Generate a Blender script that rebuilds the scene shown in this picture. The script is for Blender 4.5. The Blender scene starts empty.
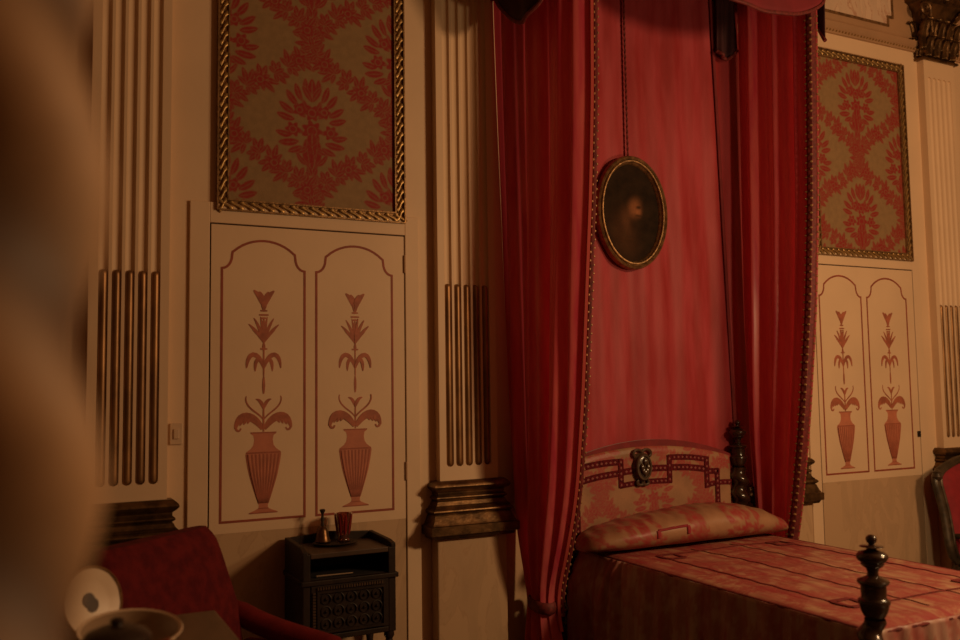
import bpy, math, random
import numpy as np
from mathutils import Vector, Matrix
random.seed(7); rng = np.random.RandomState(5)
SC = bpy.context.scene
COL = SC.collection
PI = math.pi

# ---------------------------------------------------------------- materials
def mat(name, col, rough=.6, metal=0., var=0., vscale=6., vstretch=(1, 1, 1), col2=None, bump=0., bscale=40.,
        bstretch=(1, 1, 1), sheen=0., coat=0., pat=None, spec=.5, sheen_tint=None, patfade=1.):
    m = bpy.data.materials.new(name); m.use_nodes = True
    nt = m.node_tree; N = nt.nodes; L = nt.links
    b = N['Principled BSDF']
    b.inputs['Roughness'].default_value = rough
    b.inputs['Metallic'].default_value = metal
    b.inputs['Specular IOR Level'].default_value = spec
    if sheen:
        b.inputs['Sheen Weight'].default_value = sheen
        b.inputs['Sheen Roughness'].default_value = .4
        if sheen_tint: b.inputs['Sheen Tint'].default_value = (*sheen_tint, 1)
    if coat:
        b.inputs['Coat Weight'].default_value = coat
        b.inputs['Coat Roughness'].default_value = .15
    c1 = (*col, 1)
    b.inputs['Base Color'].default_value = c1
    out = None
    tc = N.new('ShaderNodeTexCoord')
    def noise(scale, stretch, detail=4):
        mp = N.new('ShaderNodeMapping'); mp.inputs['Scale'].default_value = stretch
        L.new(tc.outputs['Object'], mp.inputs['Vector'])
        n = N.new('ShaderNodeTexNoise'); n.inputs['Scale'].default_value = scale; n.inputs['Detail'].default_value = detail
        L.new(mp.outputs['Vector'], n.inputs['Vector']); return n
    if var or col2:
        n = noise(vscale, vstretch)
        r = N.new('ShaderNodeValToRGB')
        lo = col2 if col2 else tuple(c * (1 - var) for c in col)
        r.color_ramp.elements[0].position = .36; r.color_ramp.elements[0].color = (*lo, 1)
        r.color_ramp.elements[1].position = .64; r.color_ramp.elements[1].color = c1
        L.new(n.outputs['Fac'], r.inputs['Fac']); out = r.outputs['Color']
    if pat is not None:
        a = N.new('ShaderNodeAttribute'); a.attribute_name = 'pat'
        mx = N.new('ShaderNodeMix'); mx.data_type = 'RGBA'
        if patfade < 1 or True:
            n2 = noise(70, (1, 1, 1), 2)
            mr = N.new('ShaderNodeMapRange'); mr.inputs['From Min'].default_value = .3; mr.inputs['From Max'].default_value = .7
            mr.inputs['To Min'].default_value = patfade * .8; mr.inputs['To Max'].default_value = patfade
            L.new(n2.outputs['Fac'], mr.inputs['Value'])
            mu = N.new('ShaderNodeMath'); mu.operation = 'MULTIPLY'
            L.new(a.outputs['Fac'], mu.inputs[0]); L.new(mr.outputs['Result'], mu.inputs[1])
            L.new(mu.outputs[0], mx.inputs['Factor'])
        if out: L.new(out, mx.inputs['A'])
        else: mx.inputs['A'].default_value = c1
        mx.inputs['B'].default_value = (*pat, 1)
        out = mx.outputs['Result']
    if out: L.new(out, b.inputs['Base Color'])
    if bump:
        n = noise(bscale, bstretch)
        bp = N.new('ShaderNodeBump'); bp.inputs['Strength'].default_value = bump; bp.inputs['Distance'].default_value = .01
        L.new(n.outputs['Fac'], bp.inputs['Height']); L.new(bp.outputs['Normal'], b.inputs['Normal'])
    return m

def make_translucent(m, col, amount):
    """thin silk: part of the light passes through the cloth"""
    nt = m.node_tree; N = nt.nodes; L = nt.links
    t = N.new('ShaderNodeBsdfTranslucent'); t.inputs['Color'].default_value = (*col, 1)
    mx = N.new('ShaderNodeMixShader'); mx.inputs[0].default_value = amount
    L.new(N['Principled BSDF'].outputs[0], mx.inputs[1]); L.new(t.outputs[0], mx.inputs[2])
    L.new(mx.outputs[0], N['Material Output'].inputs['Surface']); return m

def marble_mat(name, base, vein):
    m = bpy.data.materials.new(name); m.use_nodes = True
    nt = m.node_tree; N = nt.nodes; L = nt.links; b = N['Principled BSDF']
    b.inputs['Roughness'].default_value = .38
    tc = N.new('ShaderNodeTexCoord'); mp = N.new('ShaderNodeMapping')
    mp.inputs['Rotation'].default_value = (0, .7, 0); mp.inputs['Scale'].default_value = (3.5, 3.5, 1.2)
    L.new(tc.outputs['Object'], mp.inputs['Vector'])
    n = N.new('ShaderNodeTexNoise'); n.inputs['Scale'].default_value = 2.2; n.inputs['Detail'].default_value = 8; n.inputs['Distortion'].default_value = 1.6
    L.new(mp.outputs['Vector'], n.inputs['Vector'])
    r = N.new('ShaderNodeValToRGB'); e = r.color_ramp.elements
    e[0].position = .3; e[0].color = (*[c * .86 for c in base], 1)
    e[1].position = .7; e[1].color = (*base, 1)
    for p, c in ((.485, [x * .95 for x in base]), (.505, vein), (.525, base)):
        k = e.new(p); k.color = (*c, 1)
    L.new(n.outputs['Fac'], r.inputs['Fac']); L.new(r.outputs['Color'], b.inputs['Base Color'])
    return m

M = {}
M['cream'] = mat('cream_paint', (.76, .55, .355), .55, var=.07, vscale=2.5, bump=.05, bscale=25)
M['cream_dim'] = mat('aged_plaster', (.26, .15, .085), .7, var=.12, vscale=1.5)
M['frieze'] = mat('brown_frieze_paint', (.44, .26, .14), .6, var=.12, vscale=4)
M['gap'] = mat('dark_gap', (.06, .03, .015), .9)
M['line'] = mat('painted_red_line', (.34, .07, .036), .6, var=.25, vscale=14)
M['terra'] = mat('painted_terracotta', (.58, .20, .115), .6, var=.2, vscale=12)
M['terra_dk'] = mat('painted_dark_terracotta', (.40, .11, .06), .6, var=.25, vscale=20)
M['leaf'] = mat('painted_leaf', (.46, .14, .075), .6, var=.3, vscale=25)
M['marble'] = marble_mat('painted_marble', (.55, .37, .22), (.48, .31, .18))
M['marble_lt'] = marble_mat('pale_marble', (.70, .52, .38), (.48, .26, .17))
M['bronze'] = mat('dark_gilt_bronze', (.20, .11, .045), .38, .75, var=.6, vscale=18, bump=.15, bscale=60)
M['gilt'] = mat('old_gilding', (.50, .32, .125), .40, .7, var=.35, vscale=30, bump=.12, bscale=80)
M['gilt_dk'] = mat('worn_gilding', (.36, .21, .09), .42, .6, var=.5, vscale=40, bump=.15, bscale=80)
M['reed'] = mat('reed_gilding', (.33, .17, .065), .40, .55, var=.45, vscale=14, vstretch=(1, 1, .4))
M['damask'] = mat('damask_silk', (.30, .19, .09), .65, spec=.25, var=.12, vscale=30, patfade=1.1, pat=(.28, .024, .022), bump=.08, bscale=150)
M['drape'] = mat('coral_silk', (.44, .062, .075), .52, spec=.2, col2=(.33, .030, .034), vscale=5, vstretch=(2.2, 2.2, .35), sheen=.1, bump=.16, bscale=9, bstretch=(1.5, 1.5, .5))
M['curtain'] = make_translucent(mat('crimson_taffeta', (.80, .17, .17), .36, col2=(.60, .060, .11), vscale=9, vstretch=(2.5, 2.5, .25), sheen=.1, bump=.1, bscale=14, bstretch=(2, 2, .3)), (.95, .12, .20), .30)
M['curtain_dk'] = mat('dark_crimson_velvet', (.22, .012, .016), .75, var=.3, vscale=10, sheen=.3)  # seam braid cloth; also paints the shadow band over the headboard
M['lining'] = mat('coral_edge_silk', (.60, .09, .08), .5)  # curtain edge colour, paints the front fold catching light
M['valance'] = mat('crimson_velvet_valance', (.21, .012, .022), .8, var=.2, vscale=8)
M['dark_lining'] = mat('dark_plum_lining', (.05, .008, .012), .8, var=.3, vscale=10)  # valance cloth darkened, shade is painted into the colour
M['braid_dk'] = mat('dark_red_braid', (.20, .022, .02), .7, var=.5, vscale=60)
M['braid_gold'] = mat('tarnished_gold_braid', (.46, .25, .10), .5, .3, var=.4, vscale=60)
M['wood_dk'] = mat('dark_turned_walnut', (.045, .021, .011), .22, var=.4, vscale=12, vstretch=(1, 1, .3), coat=.5)
M['wood_cab'] = mat('dark_carved_oak', (.026, .013, .007), .55, spec=.3, var=.4, vscale=20, vstretch=(1, 1, .3), bump=.1)
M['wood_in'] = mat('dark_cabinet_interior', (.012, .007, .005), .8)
M['wood_lt'] = mat('worn_brown_wood', (.075, .038, .018), .5, var=.4, vscale=10)
M['beige_damask'] = mat('beige_red_damask', (.38, .20, .11), .45, spec=.35, var=.25, vscale=7, pat=(.33, .038, .042), patfade=1., bump=.1, bscale=60)
M['spread'] = mat('red_gold_brocade', (.46, .24, .145), .45, col2=(.34, .065, .062), vscale=5.5, vstretch=(4.2, .7, 1), pat=(.33, .042, .045), patfade=.85, bump=.4, bscale=14, bstretch=(3, .8, 1))
M['spread_side'] = mat('brocade_side', (.46, .33, .24), .5, col2=(.36, .13, .11), vscale=9, vstretch=(1, 2.5, .35), pat=(.28, .04, .03), patfade=.6, bump=.3, bscale=14, bstretch=(1, 2, .3))
M['plum'] = mat('plum_velvet_ribbon', (.13, .007, .013), .85, var=.6, vscale=90, spec=.2)
M['ribbon_fleck'] = mat('rose_ribbon_fleck', (.25, .065, .055), .7)
M['cover_ribbon'] = mat('dark_red_cover_ribbon', (.22, .035, .035), .8, var=.4, vscale=60, spec=.2)
M['carved'] = mat('dark_carved_wood', (.10, .062, .036), .35, var=.5, vscale=40, coat=.3)
M['canvas'] = None
M['red_vel'] = mat('dark_red_velvet', (.135, .010, .011), .9, spec=.2, col2=(.085, .006, .008), vscale=22, bump=.15, bscale=90)
M['red_arm'] = mat('red_velvet_arm', (.17, .012, .011), .9, spec=.2, var=.25, vscale=18)
M['chair_red'] = mat('crimson_chair_velvet', (.30, .012, .022), .75, var=.2, vscale=20, sheen=.3)
M['chair_wood'] = mat('grey_gilt_chair_wood', (.105, .075, .045), .35, .25, var=.55, vscale=20)
M['chair_red_wood'] = mat('reddish_chair_arm', (.24, .07, .035), .4)
M['table'] = mat('grey_brown_tabletop', (.16, .095, .05), .45, var=.3, vscale=8, vstretch=(3, .6, 1))
M['china'] = mat('cream_porcelain', (.72, .56, .40), .38)
M['china_in'] = mat('grey_porcelain_inside', (.30, .21, .13), .4)
M['brass'] = mat('aged_brass', (.17, .085, .035), .35, .8, var=.4, vscale=40)
M['pot'] = mat('black_brown_pot', (.03, .018, .012), .4)
M['switch'] = mat('cream_plastic', (.62, .45, .30), .4)
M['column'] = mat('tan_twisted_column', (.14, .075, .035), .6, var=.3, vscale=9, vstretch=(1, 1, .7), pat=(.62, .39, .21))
M['iron'] = mat('dark_iron', (.03, .02, .015), .5, .5)
M['steel'] = mat('pale_steel', (.4, .32, .24), .3, .9)
M['floor'] = mat('dark_parquet', (.10, .045, .02), .4, var=.4, vscale=5, vstretch=(6, .6, 1))
def glass_mat(name, col):
    m = bpy.data.materials.new(name); m.use_nodes = True
    b = m.node_tree.nodes['Principled BSDF']
    b.inputs['Base Color'].default_value = (*col, 1); b.inputs['Roughness'].default_value = .08
    b.inputs['Transmission Weight'].default_value = .9; b.inputs['IOR'].default_value = 1.35
    return m
M['ruby'] = glass_mat('ruby_glass', (.55, .22, .15))
M['ruby_dk'] = mat('ruby_overlay', (.20, .012, .012), .12, coat=.6)

# ---------------------------------------------------------------- mesh builder
class MB:
    def __init__(s): s.v = []; s.f = []; s.mi = []; s.n = 0; s.pat = {}
    def add(s, V, F, mi=0, pat=None):
        V = np.asarray(V, float).reshape(-1, 3)
        if pat is not None: s.pat[s.n] = np.asarray(pat, float).ravel()
        s.v.append(V); s.f += [tuple(i + s.n for i in f) for f in F]; s.mi += [mi] * len(F); s.n += len(V)
        return s
    def box(s, x0, x1, y0, y1, z0, z1, mi=0):
        V = [(x, y, z) for x in (x0, x1) for y in (y0, y1) for z in (z0, z1)]
        return s.add(V, [(0, 1, 3, 2), (4, 6, 7, 5), (0, 4, 5, 1), (2, 3, 7, 6), (0, 2, 6, 4), (1, 5, 7, 3)], mi)
    def grid(s, P, mi=0, closeu=False, closev=False, pat=None, flip=False):
        P = np.asarray(P, float); nu, nv = P.shape[:2]; F = []
        for i in range(nu if closeu else nu - 1):
            i2 = (i + 1) % nu
            for j in range(nv if closev else nv - 1):
                j2 = (j + 1) % nv
                q = (i * nv + j, i2 * nv + j, i2 * nv + j2, i * nv + j2)
                F.append(q[::-1] if flip else q)
        return s.add(P, F, mi, pat)
    def lathe(s, prof, c=(0, 0, 0), n=24, mi=0, sx=1., sy=1., cap=True):
        a = np.linspace(0, 2 * PI, n, endpoint=False)
        P = np.array([[(c[0] + r * sx * math.cos(t), c[1] + r * sy * math.sin(t), c[2] + z) for t in a] for r, z in prof])
        s.grid(P, mi, closev=True)
        if cap:
            k = s.n - P.shape[0] * n
            if prof[0][0] > 1e-4: s.f.append(tuple(k + i for i in range(n))); s.mi.append(mi)
            if prof[-1][0] > 1e-4: s.f.append(tuple(s.n - n + i for i in range(n))[::-1]); s.mi.append(mi)
        return s
    def tube(s, pts, r, n=10, mi=0, up=(0, 0, 1), flat=1., closed=False):
        pts = np.asarray(pts, float); m = len(pts)
        r = np.full(m, r) if np.isscalar(r) else np.asarray(r, float)
        R = []; prevn = None
        for i in range(m):
            if closed: t = pts[(i + 1) % m] - pts[i - 1]
            else: t = pts[min(i + 1, m - 1)] - pts[max(i - 1, 0)]
            t = t / (np.linalg.norm(t) + 1e-12)
            u = np.array(up, float) if prevn is None else prevn
            nn = u - t * (u @ t)
            if np.linalg.norm(nn) < 1e-4: nn = np.array([1, 0, 0.]) - t * t[0]
            nn /= np.linalg.norm(nn); bb = np.cross(t, nn); prevn = nn
            R.append([pts[i] + r[i] * (math.cos(a) * bb + flat * math.sin(a) * nn) for a in np.linspace(0, 2 * PI, n, endpoint=False)])
        k = s.n
        s.grid(np.array(R), mi, closeu=closed, closev=True, flip=True)
        if not closed:
            s.f.append(tuple(k + i for i in range(n))); s.mi.append(mi)
            s.f.append(tuple(s.n - n + i for i in range(n))[::-1]); s.mi.append(mi)
        return s
    def prism(s, poly, fn, d0, d1, mi=0):
        """poly = 2D outline, fn(a, b, d) -> xyz; solid between depths d0 and d1"""
        n = len(poly)
        V = [fn(a, b, d0) for a, b in poly] + [fn(a, b, d1) for a, b in poly]
        F = [tuple(range(n))[::-1], tuple(range(n, 2 * n))] + [(i, (i + 1) % n, n + (i + 1) % n, n + i) for i in range(n)]
        return s.add(V, F, mi)
    def strip(s, L, R, fn, d0, d1, mi=0):
        """band between polylines L and R (2D lists), solid d0..d1"""
        for i in range(len(L) - 1):
            s.prism([L[i], R[i], R[i + 1], L[i + 1]], fn, d0, d1, mi)
        return s

def wall_fn(a, b, d): return (a, -d, b)      # outline on a wall facing -Y, d = stand-off

def obj(name, mb, mats, parent=None, smooth=True, loc=None, bevel=0., kind=None, solid=0., angle=40):
    V = np.concatenate(mb.v) if mb.v else np.zeros((0, 3))
    if loc is not None: V = V - np.array(loc)
    elif parent is not None and 'wloc' in parent: V = V - np.array(parent['wloc'][:])
    me = bpy.data.meshes.new(name)
    me.from_pydata(V.tolist(), [], mb.f); me.update()
    mats = mats if isinstance(mats, (list, tuple)) else [mats]
    for m in mats: me.materials.append(M[m] if isinstance(m, str) else m)
    me.polygons.foreach_set('material_index', mb.mi)
    if smooth:
        me.polygons.foreach_set('use_smooth', [True] * len(me.polygons))
        try: me.set_sharp_from_angle(angle=math.radians(angle))
        except Exception: pass
    if mb.pat:
        arr = np.zeros(mb.n)
        for k, p in mb.pat.items(): arr[k:k + len(p)] = p
        at = me.attributes.new('pat', 'FLOAT', 'POINT'); at.data.foreach_set('value', arr)
    o = bpy.data.objects.new(name, me); COL.objects.link(o)
    if loc is not None: o.location = loc
    if parent is not None:
        o.parent = parent
        if 'wloc' in parent: o['wloc'] = list(parent['wloc'])
    if kind: o['kind'] = kind
    if bevel:
        b = o.modifiers.new('bevel', 'BEVEL'); b.width = bevel; b.segments = 2; b.limit_method = 'ANGLE'
    if solid:
        b = o.modifiers.new('solidify', 'SOLIDIFY'); b.thickness = solid; b.offset = 0
    return o

WL = []
def thing(name, label, cat, loc=(0, 0, 0), group=None, kind=None):
    o = bpy.data.objects.new(name, None); COL.objects.link(o); o.location = loc
    o.empty_display_size = .1
    o['wloc'] = list(loc); WL.append(o)
    if kind: o['kind'] = kind
    else:
        o['label'] = label; o['category'] = cat
        if group: o['group'] = group
    return o
def tag(o, label, cat, group=None):
    o['label'] = label; o['category'] = cat
    if group: o['group'] = group
    return o
def copy_tree(o, loc=None, parent=None):
    c = o.copy(); COL.objects.link(c)
    if parent is not None: c.parent = parent
    if loc is not None: c.location = loc
    for ch in [x for x in COL.objects if x.parent == o]: copy_tree(ch, None, c)
    return c

# ---------------------------------------------------------------- damask pattern
DW, DH, DP = .88, .80, .004
NX, NY = int(DW / DP), int(DH / DP)
def make_damask():
    m = np.zeros((NY, NX)); gx, gy = np.meshgrid((np.arange(NX) + .5) * DP, (np.arange(NY) + .5) * DP)
    def wrapd(cx, cy):
        dx = (gx - cx + DW / 2) % DW - DW / 2; dy = (gy - cy + DH / 2) % DH - DH / 2; return dx, dy
    def leaf(cx, cy, ang, ln, w, bend=0., vein=True):
        w *= 1.3; ln *= 1.08
        dx, dy = wrapd(cx, cy); c, s_ = math.cos(ang), math.sin(ang)
        a = (dx * c + dy * s_) / ln; b = (-dx * s_ + dy * c) - bend * ln * a * a
        ww = w * np.clip(4 * a * (1 - a), 0, 1) ** .7
        inside = (a > 0) & (a < 1)
        np.maximum(m, np.where(inside, np.clip((ww - np.abs(b)) / .004 + .5, 0, 1), 0), out=m)
        if vein:
            v = np.where(inside & (a > .1) & (a < .9), np.clip(1.2 - np.abs(b) / .003, 0, .42), 0) + np.where(inside, np.clip(1 - np.abs(np.abs(b) - ww) / .0028, 0, .5), 0)
            m[:] = m * (1 - v)
    def blob(cx, cy, r, lobes=6, ph=0.):
        dx, dy = wrapd(cx, cy); rr = np.hypot(dx, dy); th = np.arctan2(dy, dx)
        R = r * (1 + .2 * np.cos(lobes * th + ph))
        np.maximum(m, np.clip((R - rr) / .004 + .5, 0, 1), out=m)
        ring = np.clip(1.2 - np.abs(rr - r * .5) / .003, 0, .6); m[:] = m * (1 - ring)
    for mx, my in ((0, 0), (DW / 2, DH / 2)):
        for sg in (1, -1):
            def P(x, y): return mx + sg * x, my + y
            def A(a): return a if sg > 0 else PI - a
            # vase and stem
            leaf(*P(.004, -.245), A(1.32), .15, .022, .1 * sg)
            leaf(*P(.02, -.125), A(-.75), .075, .012, .4 * sg)
            leaf(*P(.02, -.215), A(.35), .075, .011, .5 * sg)
            leaf(*P(.0, -.27), A(.9), .05, .012, .3 * sg)
            # fan of leaves
            for a, l, w, x0, y0 in ((-.30, .095, .015, .065, -.10), (.02, .075, .013, .10, -.075), (.10, .085, .014, .085, .005), (.42, .085, .014, .085, .035),
                                    (.75, .085, .014, .07, .075), (1.05, .085, .013, .05, .10), (1.32, .08, .012, .025, .13), (.25, .05, .010, .045, -.055),
                                    (.6, .06, .010, .03, .02), (1.0, .06, .010, .02, .05), (-.6, .07, .013, .05, -.125), (.9, .05, .009, .055, .045)):
                leaf(*P(x0, y0), A(a), l, w, .15 * sg)
            blob(*P(.095, -.045), .033, 6); blob(*P(.062, .055), .029, 5)
        blob(mx, my - .045, .046, 7); blob(mx, my + .045, .036, 6); leaf(mx, my - .12, PI / 2, .06, .02)
        leaf(mx, my + .105, PI / 2, .105, .017)
        for a in (-.55, .55): leaf(mx, my + .10, PI / 2 + a, .085, .012)
    # ogee garlands
    for sx in (1, -1):
        for (ox, oy) in ((0, 0), (DW / 2, DH / 2)):
            n = 10
            for k in range(n):
                t = (k + .5) / n
                x = ox + sx * DW / 4 * (1 - math.cos(PI * t)); y = oy - DH / 2 + DH / 2 * t
                tx = sx * DW / 4 * PI * math.sin(PI * t); ty = DH / 2
                a = math.atan2(ty, tx)
                for side in (1, -1):
                    for da, l, w in ((.45, .072, .0125), (1.0, .070, .012), (1.55, .045, .010)):
                        leaf(x, y, a + side * da, l * (1 + .2 * math.sin(k * 2.1 + side)), w, .2 * side)
                leaf(x, y, a, .05, .011)
                if k % 3 == 1: blob(x, y, .030, 6, k)
    return m
DM = make_damask()
def dam(x, y, sc=1.):
    fx = (np.asarray(x) / sc / DP - .5) % NX; fy = (np.asarray(y) / sc / DP - .5) % NY
    x0 = np.floor(fx).astype(int); y0 = np.floor(fy).astype(int); ax, ay = fx - x0, fy - y0
    x0 %= NX; y0 %= NY; x1 = (x0 + 1) % NX; y1 = (y0 + 1) % NY
    return DM[y0, x0] * (1 - ax) * (1 - ay) + DM[y0, x1] * ax * (1 - ay) + DM[y1, x0] * (1 - ax) * ay + DM[y1, x1] * ax * ay

# ---------------------------------------------------------------- room shell
RX0, RX1, RY, RZ = -2.4, 8.4, -8.2, 5.4
o = obj('floor', MB().box(RX0 - .2, RX1 + .2, RY - .2, .2, -.12, 0), 'floor', kind='structure', smooth=False)
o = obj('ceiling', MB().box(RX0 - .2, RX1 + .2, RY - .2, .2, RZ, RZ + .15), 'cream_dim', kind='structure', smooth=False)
obj('wall_back', MB().box(RX0 - .2, RX1 + .2, 0, .2, 0, RZ), 'cream', kind='structure', smooth=False)
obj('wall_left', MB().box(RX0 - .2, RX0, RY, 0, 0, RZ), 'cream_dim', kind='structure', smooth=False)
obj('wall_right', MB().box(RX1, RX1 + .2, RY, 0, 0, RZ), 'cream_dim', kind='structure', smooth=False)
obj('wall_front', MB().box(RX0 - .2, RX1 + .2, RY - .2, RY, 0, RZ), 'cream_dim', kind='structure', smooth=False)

# ---- pilasters
def resample(poly, n):
    poly = np.asarray(poly, float); d = np.r_[0, np.cumsum(np.hypot(*np.diff(poly, axis=0).T))]
    t = np.linspace(0, d[-1], n); return np.c_[np.interp(t, d, poly[:, 0]), np.interp(t, d, poly[:, 1])]
def around(mb, hw, depth, prof, mi=0):
    """moulding profile [(out, z)] run round the left, front and right of a block hw wide either side and depth deep"""
    P = np.array([[(-hw - o_, 0, z), (-hw - o_, -depth - o_, z), (hw + o_, -depth - o_, z), (hw + o_, 0, z)] for o_, z in prof])
    # split corners so mitres stay crisp
    for a in range(3): mb.grid(P[:, a:a + 2], mi)
    for k in (0, -1):
        n = mb.n; mb.add(P[k], [(0, 1, 2, 3) if k == 0 else (3, 2, 1, 0)], mi)
    return mb
def torus_prof(o0, z0, z1, bulge, n=6):
    return [(o0 + bulge * math.sin(PI * i / n), z0 + (z1 - z0) * i / n) for i in range(n + 1)]

def make_pilaster():
    root = thing('trim_1', None, None, kind='structure')
    hw, dp = .165, .055
    xs = [(k - 2) * .0535 for k in range(5)]; fw_ = .0205
    # shaft: fluted cross section run up
    sec = [(-hw, 0), (-hw, -dp)]
    for c in xs:
        sec += [(c - fw_, -dp)] + [(c - fw_ * math.cos(PI * i / 8), -dp + .016 * math.sin(PI * i / 8)) for i in range(1, 8)] + [(c + fw_, -dp)]
    sec += [(hw, -dp), (hw, 0)]
    z0, z1 = 1.15, 3.74
    mb = MB()
    P = np.array([[(x, y, z) for x, y in sec] for z in (z0, z1)]); mb.grid(P, 0)
    for za, zb in ((1.075, z0), (z1, 3.86)):
        mb.box(-hw, hw, -dp, 0, za, zb)
    # rounded flute ends
    for c in xs:
        for zc, sg in ((z0, 1), (z1, -1)):
            arc = [(c + fw_ * math.cos(PI * i / 8), zc + sg * fw_ * (1 - math.sin(PI * i / 8))) for i in range(9)]
            poly = [(c + fw_, zc)] + arc[1:-1] + [(c - fw_, zc)]
            mb.prism([(c + fw_, zc - sg * .001)] + [(a, b) for a, b in arc] + [(c - fw_, zc - sg * .001)], wall_fn, dp - .014, dp - .0005)
    obj('shaft', mb, 'cream', root, angle=30)
    for c in xs:
        r = MB()
        n = 14; L = []
        zs = [1.152] + [1.152 + .018 * (1 - math.cos(a)) for a in np.linspace(.3, PI / 2, 5)] + list(np.linspace(1.2, 2.06, 8)) + [2.086 - .018 * (1 - math.cos(a)) for a in np.linspace(PI / 2, .3, 5)] + [2.086]
        rr = []
        for z in zs:
            d = min(z - 1.152, 2.086 - z)
            rr.append(.0175 * math.sqrt(max(0.02, 1 - (1 - min(d, .018) / .018) ** 2)))
        P = np.array([[(c - q * math.cos(t), -dp + .012 - q * math.sin(t) * .95, z) for t in np.linspace(0, PI, 9)] for q, z in zip(rr, zs)])
        r.grid(P, 0)
        obj('gilt_reed', r, 'reed', root)
    b = MB()
    prof = [(0, 1.082), (.024, 1.082)] + torus_prof(.026, 1.08, 1.03, .022) + [(.022, 1.026), (.022, 1.018)] + torus_prof(.02, 1.012, .985, .014) + \
           [(.026, .98), (.034, .962), (.046, .952)] + torus_prof(.044, .95, .918, .016) + [(.05, .912), (.062, .880), (.070, .868), (.080, .864), (.080, .822), (.066, .816), (.058, .80), (0, .80)]
    around(b, hw, dp, prof)
    obj('bronze_base', b, 'bronze', root, angle=25)
    p = MB(); p.box(-.195, .195, -.085, 0, 0, .80); p.box(-.215, .215, -.105, 0, 0, .14)
    obj('marble_pedestal', p, 'marble', root, smooth=False, bevel=.006)
    # capital
    c = MB()
    around(c, hw + .012, dp, [(0, 3.86), (.016, 3.86), (.022, 3.868), (.016, 3.88), (0, 3.882), (0, 3.89), (.0, 4.1), (.02, 4.22), (.055, 4.27), (.09, 4.285), (.09, 4.33), (0, 4.33)])
    cap = obj('capital', c, 'bronze', root, angle=30)
    lf = MB()
    def acanthus(cx, base_z, h, w, out, normal):
        n, k = 12, 9
        P = np.zeros((n, k, 3))
        for i in range(n):
            t = i / (n - 1)
            wid = w * (.75 + .35 * math.sin(PI * t)) * (1 - .75 * t ** 5) * (1 + .14 * math.cos(t * 28))
            o_ = .012 + out * t ** 3 * 1.15; z = base_z + h * (t if t < .85 else .85 + (t - .85) * .2 - (t - .85) ** 2 * 5)
            for j in range(k):
                s_ = 2 * j / (k - 1) - 1
                rib = .010 * math.cos(s_ * PI * 3) - .010 * s_ * s_
                a, dd = cx + s_ * wid / 2, o_ + rib
                if normal == 'f': P[i, j] = (a, -(dp + .012) - dd, z)
                elif normal == 'l': P[i, j] = (-(hw + .012) - dd, a - dp / 2, z)
                else: P[i, j] = (hw + .012 + dd, -a - dp / 2, z)
        lf.grid(P, 0)
    for cx in (-.13, -.045, .045, .13): acanthus(cx, 3.885, .16, .082, .05, 'f')
    for cx in (-.175, -.088, 0, .088, .175): acanthus(cx, 3.93, .25, .08, .065, 'f')
    for s_ in 'lr':
        acanthus(0, 3.885, .16, .07, .045, s_); acanthus(.01, 3.93, .25, .07, .06, s_)
    obj('acanthus_leaves', lf, 'bronze', cap, solid=.006)
    vo = MB()
    for sg in (-1, 1):
        pts = []
        for i in range(34):
            th = i * .42; r_ = .052 * (1 - i / 40)
            pts.append((sg * (.195 + .02 - r_ * math.cos(th)), -dp - .075, 4.20 + r_ * math.sin(th)))
        vo.tube([(sg * .10, -dp - .035, 4.06), (sg * .13, -dp - .05, 4.16)] + pts, [.012] * 2 + [.014 * (1 - i / 50) for i in range(34)], 7)
    vo.lathe([(.0, -.03), (.03, -.02), (.04, 0), (.03, .02), (0, .03)], (0, -dp - .09, 4.30), 12)
    obj('volutes', vo, 'bronze', cap)
    return root
pil = make_pilaster()
for i, x in enumerate((.371, 2.011, 4.185, 5.856)):
    q = pil if i == 0 else copy_tree(pil)
    q.location = (x, 0, 0)
    if i: q.name = 'trim_%d' % (i + 1)

# ---- painted jib doors
PX = (-.445, -.056, .002, .392)     # panel edges relative to the door centre
def panel_outline(x0, x1):
    w = x1 - x0; zb, zs = .962, 2.125
    cx = (x0 + x1) / 2; pts = [(x0, zb), (x0, zs)]
    q = .048
    for i in range(1, 7):     # concave shoulder
        a = PI / 2 * i / 6
        pts.append((x0 + q * math.sin(a) * .95, zs + .062 - .062 * math.cos(a) if False else zs + .062 * (1 - math.cos(a))))
    pts.append((x0 + q, zs + .078))
    xa = x0 + q + .006; za = zs + .082; zt = 2.262; hw = cx - xa
    R = (hw * hw + (zt - za) ** 2) / (2 * (zt - za)); a0 = math.asin(hw / R)
    for i in range(0, 13):
        a = -a0 + 2 * a0 * i / 12
        pts.append((cx + R * math.sin(a), zt - R + R * math.cos(a)))
    left = pts[2:9]
    for x, z in left[::-1]: pts.append((x0 + x1 - x, z))
    pts += [(x1, zs), (x1, zb)]
    return pts
def offset(poly, d):
    n = len(poly); out = []
    for i in range(n):
        p0, p1, p2 = (np.array(poly[(i + k) % n]) for k in (-1, 0, 1))
        e1, e2 = p1 - p0, p2 - p1
        e1 = e1 / (np.linalg.norm(e1) + 1e-9); e2 = e2 / (np.linalg.norm(e2) + 1e-9)
        n1, n2 = np.array([e1[1], -e1[0]]), np.array([e2[1], -e2[0]])
        b = n1 + n2; b /= np.linalg.norm(b) + 1e-9
        k = d / max(.5, b @ n1); out.append(tuple(p1 + b * k))
    return out
LK = [0]
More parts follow.
